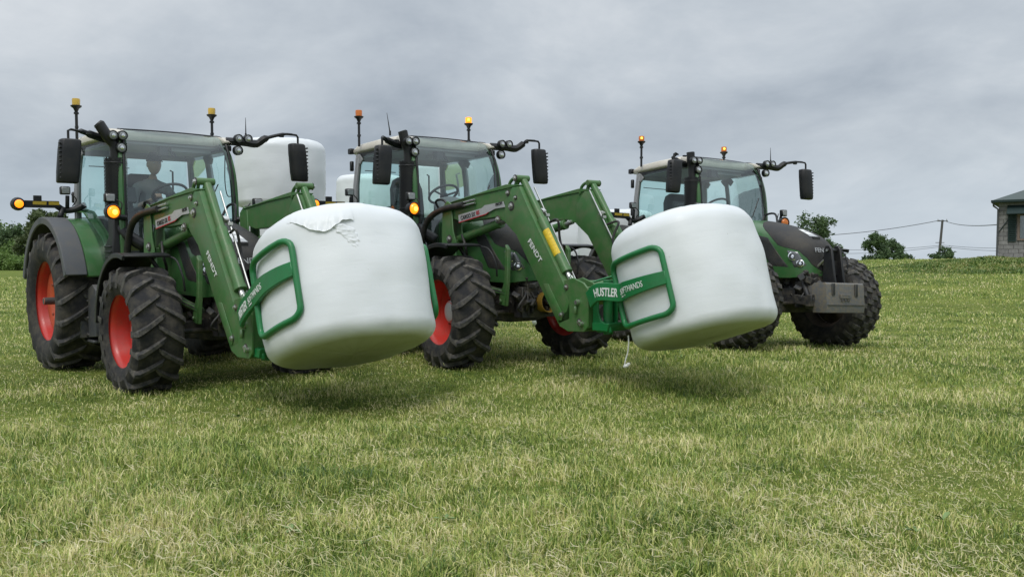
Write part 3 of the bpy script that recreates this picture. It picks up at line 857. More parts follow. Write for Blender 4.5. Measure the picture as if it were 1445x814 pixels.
    part('armrest_console', ar, T, .012, 'armrest')
    dc = MB()
    dc.loft([[(x, -w_, z-.05), (x, -w_*.7, z+.03), (x, 0, z+.07), (x, w_*.7, z+.03), (x, w_, z-.05), (x, w_, z-.3), (x, -w_, z-.3)] for x, w_, z in ((.98, .16, 1.98), (1.10, .24, 2.04), (1.25, .25, 2.02), (1.36, .2, 1.94))], 'cabgrey')
    dc.box((1.05, 0, 1.65), (.14, .16, .7), 'cabdark', (0, R(12), 0))
    part('dashboard', dc, T, .01, 'dash')
    c = Vector((.93, .03, 2.145)); ax = Vector((-.55, 0, .83)).normalized(); u = Vector((0, 1, 0)); v = ax.cross(u)
    sw = MB().tube([c+.205*(math.cos(a)*u+math.sin(a)*v) for a in [2*PI*i/28 for i in range(28)]], .017, 'cabdark', 8, True)
    for a in (R(200), R(340), R(90)): sw.tube([c-ax*.03, c+.205*(math.cos(a)*u+math.sin(a)*v)], .014, 'cabdark', 6)
    sw.lathe([(.05, -.05), (.06, -.03), (.05, -.01), (.001, 0)], c, ax, 'cabdark', 14).cyl(c-ax*.05, c-ax*.25, .03, 'cabdark', 8)
    part('steering_wheel', sw, T, 0, 'swheel')
    hm = MB().tube([(-.10, .46, 2.2), (-.10, .46, 2.50), (-.08, .42, 2.51)], .012, 'cabdark', 6)
    part('grab_handle', hm, T, 0, 'grab')
    part('sunblind_rod', MB().tube([(-.12, -.6, 2.52), (-.12, -.1, 2.52)], .006, 'cabdark', 6), T, 0, 'blind')

def exhaust(T, bend):
    mb = MB()
    mb.tube(spline([(1.22, -.70, 2.48), (1.22, -.705, 2.66), (1.22+bend[0]*.4, -.72+bend[1]*.4, 2.76), (1.22+bend[0], -.72+bend[1], 2.905)], 5), .062, 'black', 14)
    mb.tube([(1.22+bend[0], -.72+bend[1], 2.895), (1.22+bend[0]*1.1, -.72+bend[1]*1.1, 2.91)], [.063, .05], 'ink', 14)
    o = part('exhaust_pipe', mb, T)
    def shield():
        sh = MB()
        n, nz = 30, 34; r = .125
        for i in range(n):
            for j in range(nz):
                a0, a1 = 2*PI*i/n, 2*PI*(i+1)/n; z0, z1 = 1.84+.68*j/nz, 1.84+.68*(j+1)/nz
                d = .0 if (i+j) % 2 else -.012
                q = [(1.22+(r+d)*math.cos(a), -.70+(r+d)*math.sin(a), z) for a, z in ((a0, z0), (a1, z0), (a1, z1), (a0, z1))]
                sh.add(q, [(0, 1, 2, 3)], 'black')
        sh.cyl((1.22, -.70, 1.85), (1.22, -.70, 2.51), .110, 'ink', 16)
        for k in (0, 11): sh.lathe([(.125, 0), (.128, .006), (.128, .012), (.125, .018)], (1.22, -.70, 1.90+.05*k), (0, 0, 1), 'black', 30, cap=False)
        return sh
    part('heat_shield', shield, o, 0, 'shield')
    lo = MB()
    lo.loft([[(1.08, -.80, z), (1.36, -.80, z), (1.38, -.60, z), (1.06, -.60, z)] if z < 1.6 else [(1.13, -.77, z), (1.32, -.77, z), (1.34, -.62, z), (1.10, -.62, z)] for z in (1.22, 1.5, 1.62, 1.86)], 'black')
    for k in range(4): lo.box((1.22, -.81, 1.32+.06*k), (.22, .02, .02), 'black')
    lo.tube(spline([(1.30, -.68, 1.72), (1.45, -.62, 1.60), (1.55, -.50, 1.5)], 4), .07, 'black', 10)
    part('exhaust_housing', lo, o, .015, 'exh')

def chassis(T, loader, k):
    ch = MB()
    ch.box((.55, 0, .80), (1.6, .62, .62), 'dark').box((2.2, 0, .80), (1.75, .46, .42), 'dark').box((-.1, 0, .80), (.6, 1.0, .42), 'dark')
    ch.box((1.95, 0, 1.22), (1.2, .56, .5), 'dark')
    for s in (-1, 1):
        ch.cyl((0, s*.2, .84), (0, s*.80, .84), .15, 'dark', 14)
        ch.box((2.2, s*.27, .72), (1.5, .06, .22), 'dark')
    ch.box((2.98, 0, .74), (.16, .60, .36), 'dark').box((3.02, 0, .98), (.1, .5, .1), 'dark')
    rnd = random.Random(11)
    for q in range(34):
        ch.box((rnd.uniform(2.2, 3.10), rnd.choice((-1, 1))*rnd.uniform(.18, .34), rnd.uniform(.58, 1.0)), (rnd.uniform(.03, .14), rnd.uniform(.03, .12), rnd.uniform(.03, .12)), 'dark', (rnd.random(), rnd.random(), rnd.random()))
    for q in range(26):
        ch.box((3.06+rnd.random()*.05, rnd.uniform(-.30, .30), rnd.uniform(.62, 1.06)), (rnd.uniform(.03, .10), rnd.uniform(.03, .10), rnd.uniform(.03, .10)), rnd.choice(('dark', 'dark', 'step', 'black')), (rnd.random()*.4, rnd.random()*.4, rnd.random()*.4))
    for q in range(9):
        y = rnd.uniform(-.34, .34)
        ch.tube(spline([(2.9, y, .95), (3.08, y+rnd.uniform(-.1, .1), .85), (3.10, y+rnd.uniform(-.15, .15), .68), (2.95, y*.6, .6)], 4), .014, 'hose', 6)
    part('chassis', ch, T, .006, 'chassis')
    ax = MB()
    ax.loft([[(2.56-a, y, .62-b), (2.56+a, y, .62-b), (2.56+a, y, .62+b), (2.56-a, y, .62+b)] for y, a, b in ((-.72, .09, .10), (-.45, .10, .09), (-.2, .14, .13), (.2, .14, .13), (.45, .10, .09), (.72, .09, .10))], 'dark')
    for s in (-1, 1):
        ax.cyl((2.56, s*.68, .62), (2.56, s*.86, .64), .15, 'dark', 16)
        ax.tube([(2.78, s*.15, .62), (2.78, s*.66, .62)], .03, 'dark', 8); ax.box((2.70, s*.70, .62), (.22, .06, .1), 'dark')
    part('front_axle', ax, T, .01, 'faxle')
    # frame brackets that carry the hood, ochre pto guard
    if k < 2:
        g = MB().lathe([(.115, -.06), (.125, .10), (.118, .10), (.105, -.04)], (3.10, 0, .74), (1, 0, .05), 'ochre', 24)
        g.cyl((3.04, 0, .74), (3.18, 0, .745), .03, 'dark', 10)
        part('power_shaft_guard', g, T, 0, 'pto')
    # steps and tank
    for s in (-1, 1):
        st = MB()
        st.prism([(.36, .40), (.36, .98), (.56, 1.05), (.78, 1.0), (.78, .42)], s*.60, s*1.0, 'step')
        st.prism([(.84, .43), (.84, 1.0), (1.02, 1.06), (1.14, 1.0), (1.14, .46)], s*.58, s*.93, 'step')
        for z in (.46, .66, .86): st.box((.81, s*.80, z), (.10, .28, .03), 'dark')
        for kx in range(4): st.box((.42+.08*kx, s*1.002, .70), (.02, .012, .5), 'step')
        st.box((.75, s*.80, .385), (.5, .24, .03), 'grey')
        part('step_box', st, T, .015, ('steps', s))
    # rear fenders
    for s in (-1, 1):
        fe = MB()
        arc_sheet(fe, (0, .84), 1.01, R(18), R(158), s*.60, s*.955, .05, 'green', 24)
        fe.prism([(1.01*math.cos(R(a)), .84+1.01*math.sin(R(a))) for a in range(18, 160, 10)]+[(-.3, 1.2), (.6, 1.2)], s*.60, s*.64, 'green')
        f = part('rear_mudguard', fe, T, .012, ('fender', s))
        ex = MB(); arc_sheet(ex, (0, .84), 1.02, R(19), R(166), s*.957, s*1.19, .03, 'grey', 26)
        arc_sheet(ex, (0, .84), 1.02, R(19), R(166), s*1.17, s*1.20, .09, 'grey', 26)
        part('mudguard_extension', ex, f, .01, ('fext', s))
        # sloping green panel between fender and cab
        gp = MB().loft([[(1.02, s*.63, 1.2), (1.03, s*.70, 1.2), (.98, s*.70, 1.2)], [(.78, s*.63, 1.62), (.80, s*.74, 1.60), (.70, s*.74, 1.62)], [(.30, s*.66, 1.93), (.32, s*.78, 1.90), (.20, s*.78, 1.92)], [(-.15, s*.68, 2.0), (-.12, s*.80, 1.95), (-.2, s*.8, 1.95)]], 'green')
        part('side_panel', gp, T, .01, ('gpanel', s))
    # front mudguards
    for s in ((-1, 1) if k < 2 else (1,)):
        fm = MB()
        a0, a1, yo = (R(76), R(178), 1.14) if k < 2 else (R(78), R(150), 1.0)
        arc_sheet(fm, (2.56, .655), .765, a0, a1, s*.66, s*yo, .022, 'black', 20, 0, lambda a: .02*math.cos(2*(a-R(90))))
        arc_sheet(fm, (2.56, .655), .765, a0, a1, s*(yo-.02), s*(yo+.01), .05, 'black', 20, 0, lambda a: .02*math.cos(2*(a-R(90))))
        fm.tube([(2.56, s*.60, .72), (2.50, s*.66, 1.2), (2.50, s*.80, 1.41)], .025, 'black', 8)
        fm.tube(spline([(2.72, s*.66, 1.40), (2.90, s*.66, 1.36), (3.0, s*.64, 1.20), (3.0, s*.62, 1.05)], 4), .012, 'black', 6)
        part('front_mudguard', fm, T, .005, ('fmud', s, k < 2))

def hood(T, k):
    h = part('hood', hood_mb, T, 0, 'hood', 1, 60)
    part('grille', hood_top_mb, h, 0, 'hoodtop', 1, 60)
    for s in (-1, 1):
        part('side_grille', lambda: on_hood([(2.22, 1.64), (2.50, 1.575), (2.93, 1.08), (2.56, 1.11)], s, .006, 'screen', 10, 10), h, 0, ('sgrille', s))
        def hl():
            mb = on_hood([(2.83, 1.375), (3.0, 1.335), (3.10, 1.12), (2.95, 1.085)], s, .007, 'lampbody', 8, 8); return mb
        o = part('headlight', hl, h, 0, ('hl', s))
        ln = MB()
        for x, z, r in ((2.925, 1.265, .062), (3.015, 1.165, .052)):
            y = hood_y(x, z); n = Vector((.62, s*.78, .15)).normalized(); c = Vector((x, s*(y-.012), z))
            ln.lathe([(r, -.02), (r, .018), (r*.80, .022), (r*.78, .010)], c, n, 'chrome', 18); ln.lathe([(r*.78, .012), (r*.55, .016), (r*.5, .010)], c, n, 'ink', 18, cap=False); ln.lathe([(r*.5, .010), (r*.3, .024), (.001, .026)], c, n, 'chrome', 18)
        a = on_hood([(2.855, 1.36), (2.90, 1.355), (2.99, 1.20), (2.95, 1.13)], s, .010, 'lens', 4, 6)
        ln.v, ln.f, ln.m = ln.v, ln.f, ln.m
        part('lens', ln, o, 0, ('hlens', s))
    ch = MB()
    zt = lambda x: smooth(H_TOP, x)
    ch.add([(2.72, -.045, zt(2.72)+.010), (2.72, .045, zt(2.72)+.010), (2.90, .07, zt(2.90)+.010), (2.90, -.07, zt(2.90)+.010)], [(0, 1, 2, 3)], 'white')
    ch.add([(2.90, .07, zt(2.90)+.010), (2.90, -.07, zt(2.90)+.010), (2.965, -.085, zt(2.965)+.012), (2.965, .085, zt(2.965)+.012)], [(0, 1, 2, 3)], 'silver')
    ch.box((2.99, 0, zt(2.99)+.0), (.05, .13, .03), 'ink')
    part('emblem', ch, h, 0, 'emblem')
    sgn = lettering('FENDT', .085, 'silver', h, (3.128, -.15, 1.325), (0, 1, 0), (-.22, 0, 1), 'badge', .30, bold=.012)
    for s in (-1, 1):
        rl = MB().tube(spline([(1.55, s*.42, 1.86), (1.55, s*.50, 1.99), (1.75, s*.50, 1.99), (1.85, s*.45, 1.80)], 5), .016, 'black', 8)
        part('hood_rail', rl, T, 0, ('hoodrail', s))

def tractor(k, label, mR, mL, bend, lens, lit, loader):
    T = root('tractor', FR[k], label, 'tractor', 'tractors lined up across the field')
    blk = (k == 2); red = 'rim' if k < 2 else 'darkrim'
    fR, fW, fN = (.655, .50, 17) if not blk else (.668, .55, 24)
    for s in (-1, 1):
        wheel(T, (2.56, s*.92-((.16 if s < 0 else .06) if blk else (.015 if s < 0 else -.06) if k == 1 else 0), fR-.015), s, fR, fW, .385, fN, 'front', blk, red, (R(-7) if s < 0 else R(-2)) if k == 1 else R(0) if k == 0 else R(4))
        wheel(T, (0, s*.93, .84-.012), s, .845, .60, .495, 19 if not blk else 28, 'rear', blk, red)
    chassis(T, loader, k); hood(T, k); cab(T); exhaust(T, bend)
    mirror_parts(T, -1, *mR); mirror_parts(T, 1, *mL)
    for s in (-1, 1):
        for c in (((1.30, -.75, 2.77), (1.30, -.645, 2.775), (1.30, -.66, 2.635)) if s < 0 else ((1.30, .76, 2.845), (1.30, .885, 2.85), (1.28, .76, 2.70))):
            work_light(T, c, .056 if c[2] > 2.75 else .06)
        indicator(T, s, k < 2)
    beacon(T, (.05, -.78, 2.83), .50, lens[0], lit[0]); beacon(T, (.52, .755, 2.83) if k < 2 else (.36, .72, 2.85), .48 if k < 2 else .40, lens[1], lit[1])
    marker_bar(T, -1, k < 2)
    an = MB().tube([(1.24, -.98, 2.86) if k == 1 else (1.28, .87, 2.88), (1.20, -1.0, 3.12) if k == 1 else (1.27, .875, 3.12)], [.009, .0025], 'black', 6)
    an.cyl((1.24, -.98, 2.83) if k == 1 else (1.28, .87, 2.84), (1.24, -.98, 2.89) if k == 1 else (1.28, .87, 2.92), .013, 'black', 8)
    part('antenna', an, T)
    part('rear_lamp', MB().box((-.30, -.72, 2.80), (.09, .07, .08), 'black'), T, .01, 'rearlamp')
    for z in (2.58, 2.12): part('door_hinge', MB().box((-.21, -.76, z), (.05, .05, .14), 'black'), T, .01, ('hinge', z))
    return T

T1 = tractor(0, 'dark green tractor with red wheels and yellow-lensed beacons, a capped driver at its wheel', (1.255, 2.44), (1.52, 2.585), (-.04, -.14), ('yellow_lens', 'yellow_lens'), (0, 0), True)
T2 = tractor(1, 'dark green tractor with an empty cab and silver lettered loader, between the two others', (1.20, 2.43), (1.34, 2.56), (-.02, -.05), ('amber', 'amber_lit'), (0, 1), True)
T3 = tractor(2, 'dusty dark green tractor with chunky block tyres and an iron weight on its nose', (1.225, 2.48), (1.51, 2.56), (.0, -.02), ('amber', 'amber'), (1, 1), False)

# ------------------------------------------------------------------ front loaders
def shifted(o, off):
    o.location = (-off[0], -off[1], -off[2]); return o
def loader(k, label):
    off = Vector((2.0, 0, 0))
    Lr = root('front_loader', FR[k] @ Matrix.Translation(off), label, 'front loader', 'loaders on the tractors')
    def P(name, mb, bev=0, key=None, parent=None, **kw):
        o = part(name, mb, parent or Lr, bev, key, **kw)
        if parent is None: shifted(o, off)
        return o
    for s in (-1, 1):
        def rear():
            mb = MB()
            mb.prism([(1.93, 1.93), (2.6, 2.005), (3.18, 2.075), (3.42, 2.055), (3.44, 1.80), (3.18, 1.66), (2.95, 1.73), (2.3, 1.70), (1.95, 1.78)], s*.49, s*.61, 'loader_green')
            mb.prism([(2.0, 1.945), (2.6, 2.02), (3.18, 2.09), (3.42, 2.07), (3.42, 2.06), (2.6, 2.0), (2.0, 1.935)], s*.475, s*.625, 'loader_green')
            return mb
        b = P('loader_beam', rear, .012, ('lrear', s))
        def front():
            mb = MB()
            mb.prism([(3.16, 1.90), (3.30, 2.05), (3.42, 2.05), (3.56, 1.83), (4.12, 1.04), (4.25, .82), (4.25, .62), (4.07, .56), (3.72, 1.02), (3.36, 1.52), (3.15, 1.67)], s*.465, s*.625, 'loader_green')
            mb.prism([(3.84, .98), (3.92, .98), (4.15, .66), (4.13, .60), (4.07, .60)], s*.625, s*.637, 'loader_green')
            return mb
        P('front_arm', front, .020, ('lfront', s), b, segs=2)
        def knee():
            mb = MB()
            for yy in (.49, .60):
                mb.tube(spline([(3.20, s*yy, 2.02), (3.225, s*yy, 2.10), (3.29, s*yy, 2.145), (3.37, s*yy, 2.15)], 5), .02, 'loader_green', 8)
                mb.tube([(3.31, s*yy, 2.04), (3.35, s*yy, 2.13)], .018, 'loader_green', 8)
            mb.cyl((3.37, s*.45, 2.145), (3.37, s*.64, 2.145), .036, 'loader_green', 14)
            return mb
        P('knee_bracket', knee, .004, ('lknee', s), b)
        if 1:
            for x, z, r in ((3.28, 1.84, .036), (3.22, 1.99, .024), (3.03, 1.70, .032), (2.06, 1.50, .036), (3.37, 2.145, .026), (4.12, .66, .026), (4.20, .95, .022), (4.40, .60, .024), (3.36, 1.93, .018)):
                y = s*.626 if x > 2.5 and z < 2.1 else s*.64
                mb = MB()
                mb.lathe([(r*1.5, 0), (r*1.45, .003), (r, .004)], (x, y, z), (0, s, 0), 'dark', 16)
                mb.lathe([(r, 0), (r, .012), (r*.6, .014), (r*.6, .026), (.001, .027)], (x, y, z), (0, s, 0), 'steel', 8)
                P('pivot_bolt', mb, 0, ('lbolt', s, x), b)
        def lift():
            mb = MB()
            mb.cyl((2.05, s*.50, 1.49), (2.90, s*.50, 1.665), .052, 'loader_green', 16).cyl((2.88, s*.50, 1.66), (3.06, s*.50, 1.70), .03, 'steel', 12)
            mb.lathe([(.06, -.03), (.06, .03)], (2.90, s*.50, 1.665), (.98, 0, .2), 'loader_green', 16)
            return mb
        P('lift_cylinder', lift, .004, ('llift', s))
        def tilt():
            mb = MB(); y = s*.53
            a, c = Vector((3.385, y, 2.12)), Vector((4.11, y, 1.10)); d = (c-a).normalized()
            mb.cyl(a, a+d*.56, .040, 'loader_green', 14).cyl(a+d*.54, a+d*1.22, .056, 'loader_green', 16).cyl(a+d*1.2, a+d*1.25, .062, 'loader_green', 16)
            mb.cyl(a+d*1.2, a+d*1.40, .026, 'steel', 12)
            return mb
        tl = P('tilt_cylinder', tilt, .004, ('ltilt', s))
        if k == 1 and s < 0:
            a, d = Vector((3.385, s*.53, 2.12)), (Vector((4.11, s*.53, 1.10))-Vector((3.385, s*.53, 2.12))).normalized()
            lb = MB(); n = d.cross(Vector((0, 1, 0))).normalized()
            rows = []
            for t in (.70, .86, 1.03):
                rows.append([a+d*t+.0585*(math.cos(q)*Vector((0, -1, 0))+math.sin(q)*(-n)) for q in [R(-70)+R(20)*i for i in range(9)]])
            lb.grid(rows, 'yellow')
            o = part('warning_label', lb, tl); shifted(o, (0, 0, 0))
        def rod():
            mb = MB(); y = s*.42
            mb.tube([(3.44, y, 2.05), (3.72, y, 1.62), (4.12, y, 1.02)], .009, 'steel', 8).tube([(3.70, y+s*.03, 1.60), (4.08, y+s*.03, 1.06)], .007, 'steel', 6)
            mb.box((3.62, s*.45, 1.77), (.05, .05, .05), 'steel', (0, .6, 0)).box((3.67, s*.43, 1.73), (.03, .05, .03), 'steel')
            return mb
        P('level_rod', rod, 0, ('lrod', s))
        def brk():
            mb = MB()
            mb.prism([(1.88, 1.50), (1.90, 1.90), (2.0, 1.97), (2.10, 1.93), (2.13, 1.60), (2.2, 1.44), (2.16, 1.40), (1.98, 1.44)], s*.485, s*.505, 'loader_green')
            mb.prism([(1.88, 1.42), (1.90, 1.90), (2.0, 1.97), (2.10, 1.93), (2.13, 1.60), (2.2, 1.44), (2.16, 1.40)], s*.615, s*.635, 'loader_green')
            mb.box((2.02, s*.47, 1.16), (.18, .22, .66), 'loader_green').box((2.02, s*.36, .86), (.3, .2, .18), 'dark')
            mb.tube(spline([(2.12, s*.45, 1.05), (2.5, s*.46, .92), (2.98, s*.45, .84)], 4), .045, 'dark', 8)
            mb.prism([(2.86, .72), (2.98, .70), (3.02, 1.0), (3.04, 1.36), (2.98, 1.42), (2.96, 1.0), (2.86, .80)], s*.44, s*.49, 'loader_green')
            mb.lathe([(.025, 0), (.025, .02), (.001, .022)], (2.90, s*.49, .76), (0, s, 0), 'steel', 8)
            return mb
        P('mounting_bracket', brk, .008, ('lbrk', s))
        def hoses():
            mb = MB()
            mb.tube(spline([(1.42, s*.66, 1.30), (1.47, s*.67, 1.50), (1.62, s*.67, 1.74), (1.9, s*.66, 1.86), (2.38, s*.645, 1.905)], 6), .038, 'hose', 10)
            for dz in (-.018, .022):
                mb.cyl((2.36, s*.645, 1.905+dz), (2.60, s*.635, 1.93+dz), .013, 'steel', 8)
            return mb
        P('hydraulic_hose', hoses, 0, ('lhose', s))
        P('hydraulic_hose', MB().tube(spline([(2.2, s*.55, 1.55), (2.32, s*.58, 1.40), (2.24, s*.52, 1.25), (2.0, s*.5, 1.1)], 5), .016, 'hose', 8), 0, ('lhose2', s))
        P('hydraulic_hose', MB().tube(spline([(4.02, s*.43, 1.12), (3.85, s*.40, 1.44), (3.88, s*.46, 1.66), (3.70, s*.44, 1.64)], 6), .014, 'hose', 8), 0, ('lhose3', s))
    def cross():
        mb = MB()
        mb.prism([(4.02, .84), (4.10, 1.0), (4.26, 1.02), (4.34, .94), (4.28, .80), (4.12, .74)], -.47, .47, 'loader_green')
        return mb
    P('cross_tube', cross, .015, 'lcross')
    def carrier():
        mb = MB()
        for s in (-1, 1):
            for a, b in ((.47, .49), (.60, .625)):
                mb.prism([(4.16, 1.02), (4.30, 1.05), (4.46, 1.0), (4.53, .94), (4.53, .56), (4.47, .50), (4.22, .49), (4.08, .54), (4.06, .64), (4.20, .70), (4.24, .80), (4.18, .92)], s*a, s*b, 'loader_green')
            mb.box((4.50, s*.55, .75), (.05, .14, .42), 'loader_green'); mb.box((4.33, s*.55, .52), (.3, .14, .03), 'loader_green')
            mb.cyl((4.38, s*.46, .80), (4.38, s*.66, .80), .03, 'steel', 12).cyl((4.44, s*.45, .58), (4.44, s*.66, .58), .025, 'steel', 12)
            mb.tube([(4.36, s*.645, .68), (4.36, s*.645, .76)], .018, 'steel', 8)
            mb.tube([(4.16, s*.53, 1.06), (4.28, s*.53, .92)], .03, 'steel', 8)
        mb.cyl((4.50, -.5, .92), (4.50, .5, .92), .035, 'loader_green', 12)
        return mb
    P('implement_carrier', carrier, .006, 'lcarrier')
    # lettering on the right-hand beam
    s = -1
    pl = [(2.24, 1.785), (2.72, 1.845), (2.78, 1.875), (3.14, 1.90), (3.17, 1.835), (2.98, 1.825), (2.80, 1.775), (2.25, 1.70)]
    pb = MB().prism(pl, -.6255, -.629, 'silver'); lp = P('name_plate', pb)
    rb = MB().prism([(2.25, 1.70), (2.80, 1.775), (2.86, 1.795), (2.85, 1.785), (2.80, 1.765), (2.25, 1.688)], -.6255, -.631, 'red'); shifted(part('stripe', rb, lp), (0, 0, 0))
    d = Vector((1, 0, .13))
    for t, org, m, w in (('CARGO 5X', (2.30, -.631, 1.722), 'ink', .30), ('85', (2.62, -.631, 1.768), 'red', .06), ('PROFI', (3.0, -.631, 1.852), 'ink', .12)):
        if k == 0 and t != '85' and False: continue
        lettering(t, .07 if t != 'PROFI' else .05, m, lp, org, d, (0, 0, 1), 'lettering', w, bold=.008)
    ft = lettering('FENDT', .080, 'white', Lr, (3.575, -.629, 1.435), (.655, 0, -.755), (.755, 0, .655), 'lettering', .31, bold=.015)
    shifted(ft, off)
    return Lr
LABEL_L = ['green front loader on the tractor whose driver wears a cap', 'green front loader with a yellow warning label on one ram, on the empty-cabbed tractor']
for k in (0, 1): loader(k, LABEL_L[k])

# ------------------------------------------------------------------ bales and clamps
BALE = {0: (5.148, -.055, 1.149, .345, -.037, .698, 1.185, .235, 2.385), 1: (5.349, .004, 1.042, .311, -.012, .683, 1.185, .215, 2.253)}
def bale_frame(k):
    cx, cy, cz, t, ro = BALE[k][:5]
    ct, st, cr, sr = math.cos(t), math.sin(t), math.cos(ro), math.sin(ro)
    Rx = Matrix(((1, 0, 0), (0, cr, -sr), (0, sr, cr))); Ry = Matrix(((ct, 0, -st), (0, 1, 0), (st, 0, ct)))
    return Matrix.Translation((cx, cy, cz)) @ (Ry @ Rx).to_4x4()
def sup(phi, n):
    return (abs(math.cos(phi))**n+abs(math.sin(phi))**n)**(-1/n)
def bale_mb(Rr, Hh, r, n, seed):
    mb = MB(); prof = []
    for q in (0, .2, .45, .7, .88): prof.append(((Rr-r*.62)*q, -Hh/2-.012*(1-q)))
    rb = r*.62
    for i in range(11): a = R(-90+9*i); prof.append((Rr-rb+rb*math.cos(a), -Hh/2+rb+rb*math.sin(a)))
    for i in range(1, 12): prof.append((Rr+.012*math.sin(PI*i/12), -Hh/2+r+(Hh-2*r)*i/12))
    for i in range(11): a = R(9*i); prof.append((Rr-r+r*math.cos(a), Hh/2-r+r*math.sin(a)))
    for q in (.88, .7, .45, .2, 0): prof.append(((Rr-r)*q, Hh/2+.012*(1-q)))
    N_ = 112; rings = []; o = Vector((seed*7.3, seed*3.1, seed))
    for rho, t in prof:
        ring = []
        for j in range(N_):
            ph = 2*PI*j/N_; q = sup(ph, n); p = Vector((rho*q*math.cos(ph), rho*q*math.sin(ph), t))
            d = .024*mnoise.noise(p*1.6+o)+.010*mnoise.noise(p*4.2+o)+.0016*mnoise.noise(Vector((p.x*3, p.y*3, p.z*14))+o)
            # gathers of film over the ends
            e = max(0, abs(t)-Hh/2+r*1.2)/(r*1.2)
            d += .006*e*mnoise.noise(Vector((ph*7, seed*3, t*2)))+.0035*e*mnoise.noise(Vector((ph*22, seed, t*3)))
            nrm = Vector((math.cos(ph), math.sin(ph), 0))*min(1, rho/Rr)+Vector((0, 0, math.copysign(e*.5, t)))
            ring.append(p+nrm*d)
        rings.append(ring)
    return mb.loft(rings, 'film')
def bale_surf(Rr, Hh, r, n, phi, t, off):
    a = abs(t)-(Hh/2-r); q = sup(phi, n)
    rho = Rr if a <= 0 else Rr-r+math.sqrt(max(r*r-a*a, 0))
    return Vector(((rho+off)*q*math.cos(phi), (rho+off)*q*math.sin(phi), t))

def held_bale(k, label):
    mw = FR[k] @ bale_frame(k)
    Rr, Hh, r, n = BALE[k][5:]
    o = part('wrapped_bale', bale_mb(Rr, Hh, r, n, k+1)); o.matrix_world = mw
    tag(o, label, 'hay bale', 'white film-wrapped bales')
    return o
B1 = held_bale(0, 'white wrapped bale with a torn ruffled film patch, gripped before the capped driver\'s tractor')
B2 = held_bale(1, 'smooth white wrapped bale with a string dangling from its lower edge')

def torn_patch():
    Rr, Hh, r, n = BALE[0][5:]
    nz = lambda a, b, c: mnoise.noise(Vector((a, b, c)))
    # loose upper sheet whose lower lip has come away and curls
    lip = [(-63, .445), (-57, .425), (-52, .385), (-47, .335), (-42, .30), (-37, .285), (-33, .30), (-29, .335), (-25, .36), (-21, .37), (-18, .36)]
    mb = MB(); rows = []
    for i in range(61):
        phi = -63+45*i/60; f = i/60; tl = smooth(lip, phi)+.010*nz(i*.25, 2, 0)+.003*nz(i*.9, 5, 0)
        env = min(1, f*3.0)*min(1, (1-f)*7)
        row = []
        for q in range(15):
            v = q/11
            if v <= 1:
                t = tl+.17*(1-v); h = .0015+env*(.022*v**2.2*(.75+.5*nz(i*.22, 0, 7))+.006*v*nz(i*.5+3*v, v*1.5, 3)+.004*v*nz(i*1.1, v*4, 4))
            else:
                w = (v-1)/(3/11); t = tl+.012*w-.004*math.sin(w*PI); h = (1-w)*(.0015+env*.022*(.75+.5*nz(i*.22, 0, 7)))-.004*w
            t = min(t, Hh/2-.003)
            row.append(bale_surf(Rr, Hh, r, n, R(phi), t, h))
        rows.append(row)
    mb.grid(rows, 'film')
    # ruffled tail hanging from the torn corner
    path = [(-30, .34, .02), (-27, .30, .055), (-23, .25, .06), (-20, .19, .05), (-18.5, .13, .040), (-17.5, .08, .028), (-19, .04, .024), (-20.5, 0, .020), (-22.5, -.05, .010), (-23.5, -.09, .006), (-24, -.13, .012), (-24, -.16, .003)]
    P = spline(path, 8); rows = []
    for i, p in enumerate(P):
        row = []
        for j in range(13):
            q = -1+2*j/12; w = max(.009, p.z*(1+.45*nz(i*.3, q*.4, 1.7)))
            amp = .009+.15*p.z
            h = .003+amp*(.9*abs(nz(i*.22, q*1.6, 5))+.25*abs(nz(i*.6, q*3.4, 9)))*(1-.8*q**4)
            row.append(bale_surf(Rr, Hh, r, n, R(p.x)+w*q/Rr, p.y+.3*w*q, h if abs(q) < .99 else -.004))
        rows.append(row)
    part('torn_film', mb, B1, 0, None, 1, 80)
    part('torn_film', MB().grid(rows, 'film'), B1, 0, None, 1, 80)
torn_patch()
def dangle():
    mw = (FR[1] @ bale_frame(1)).inverted()
    pts = [FR[1] @ Vector(p) for p in ((5.05, -.58, .50), (5.06, -.585, .42), (5.05, -.59, .33), (5.03, -.60, .255), (5.02, -.60, .21))]
    mb = MB().tube(spline([mw @ p for p in pts], 5), .0065, 'string', 6)
    e = mw @ (FR[1] @ Vector((5.035, -.60, .20)))
    mb.sphere(e, (.035, .022, .02), 'string', 10); mb.sphere(e+Vector((.03, .01, .012)), (.02, .02, .016), 'string', 8)
    part('dangling_string', mb, B2)
    # frayed film lip along the lower edge
    Rr, Hh, r, n = BALE[1][5:]; rows = []
    for i in range(40):
        a = R(-98+50*i/39); w = .02+.03*abs(mnoise.noise(Vector((i*.4, 2, 0))))
        rows.append([bale_surf(Rr, Hh, r, n, a, -.50+.02*mnoise.noise(Vector((i*.3, 0, 0)))+w*q, .004+.03*abs(mnoise.noise(Vector((i*.5, q*2, 4))))*(1-abs(q*2-1))) for q in (0, .35, .7, 1)])
    part('film_fold', MB().grid(rows, 'torn'), B2, 0, None, 1, 70)
dangle()

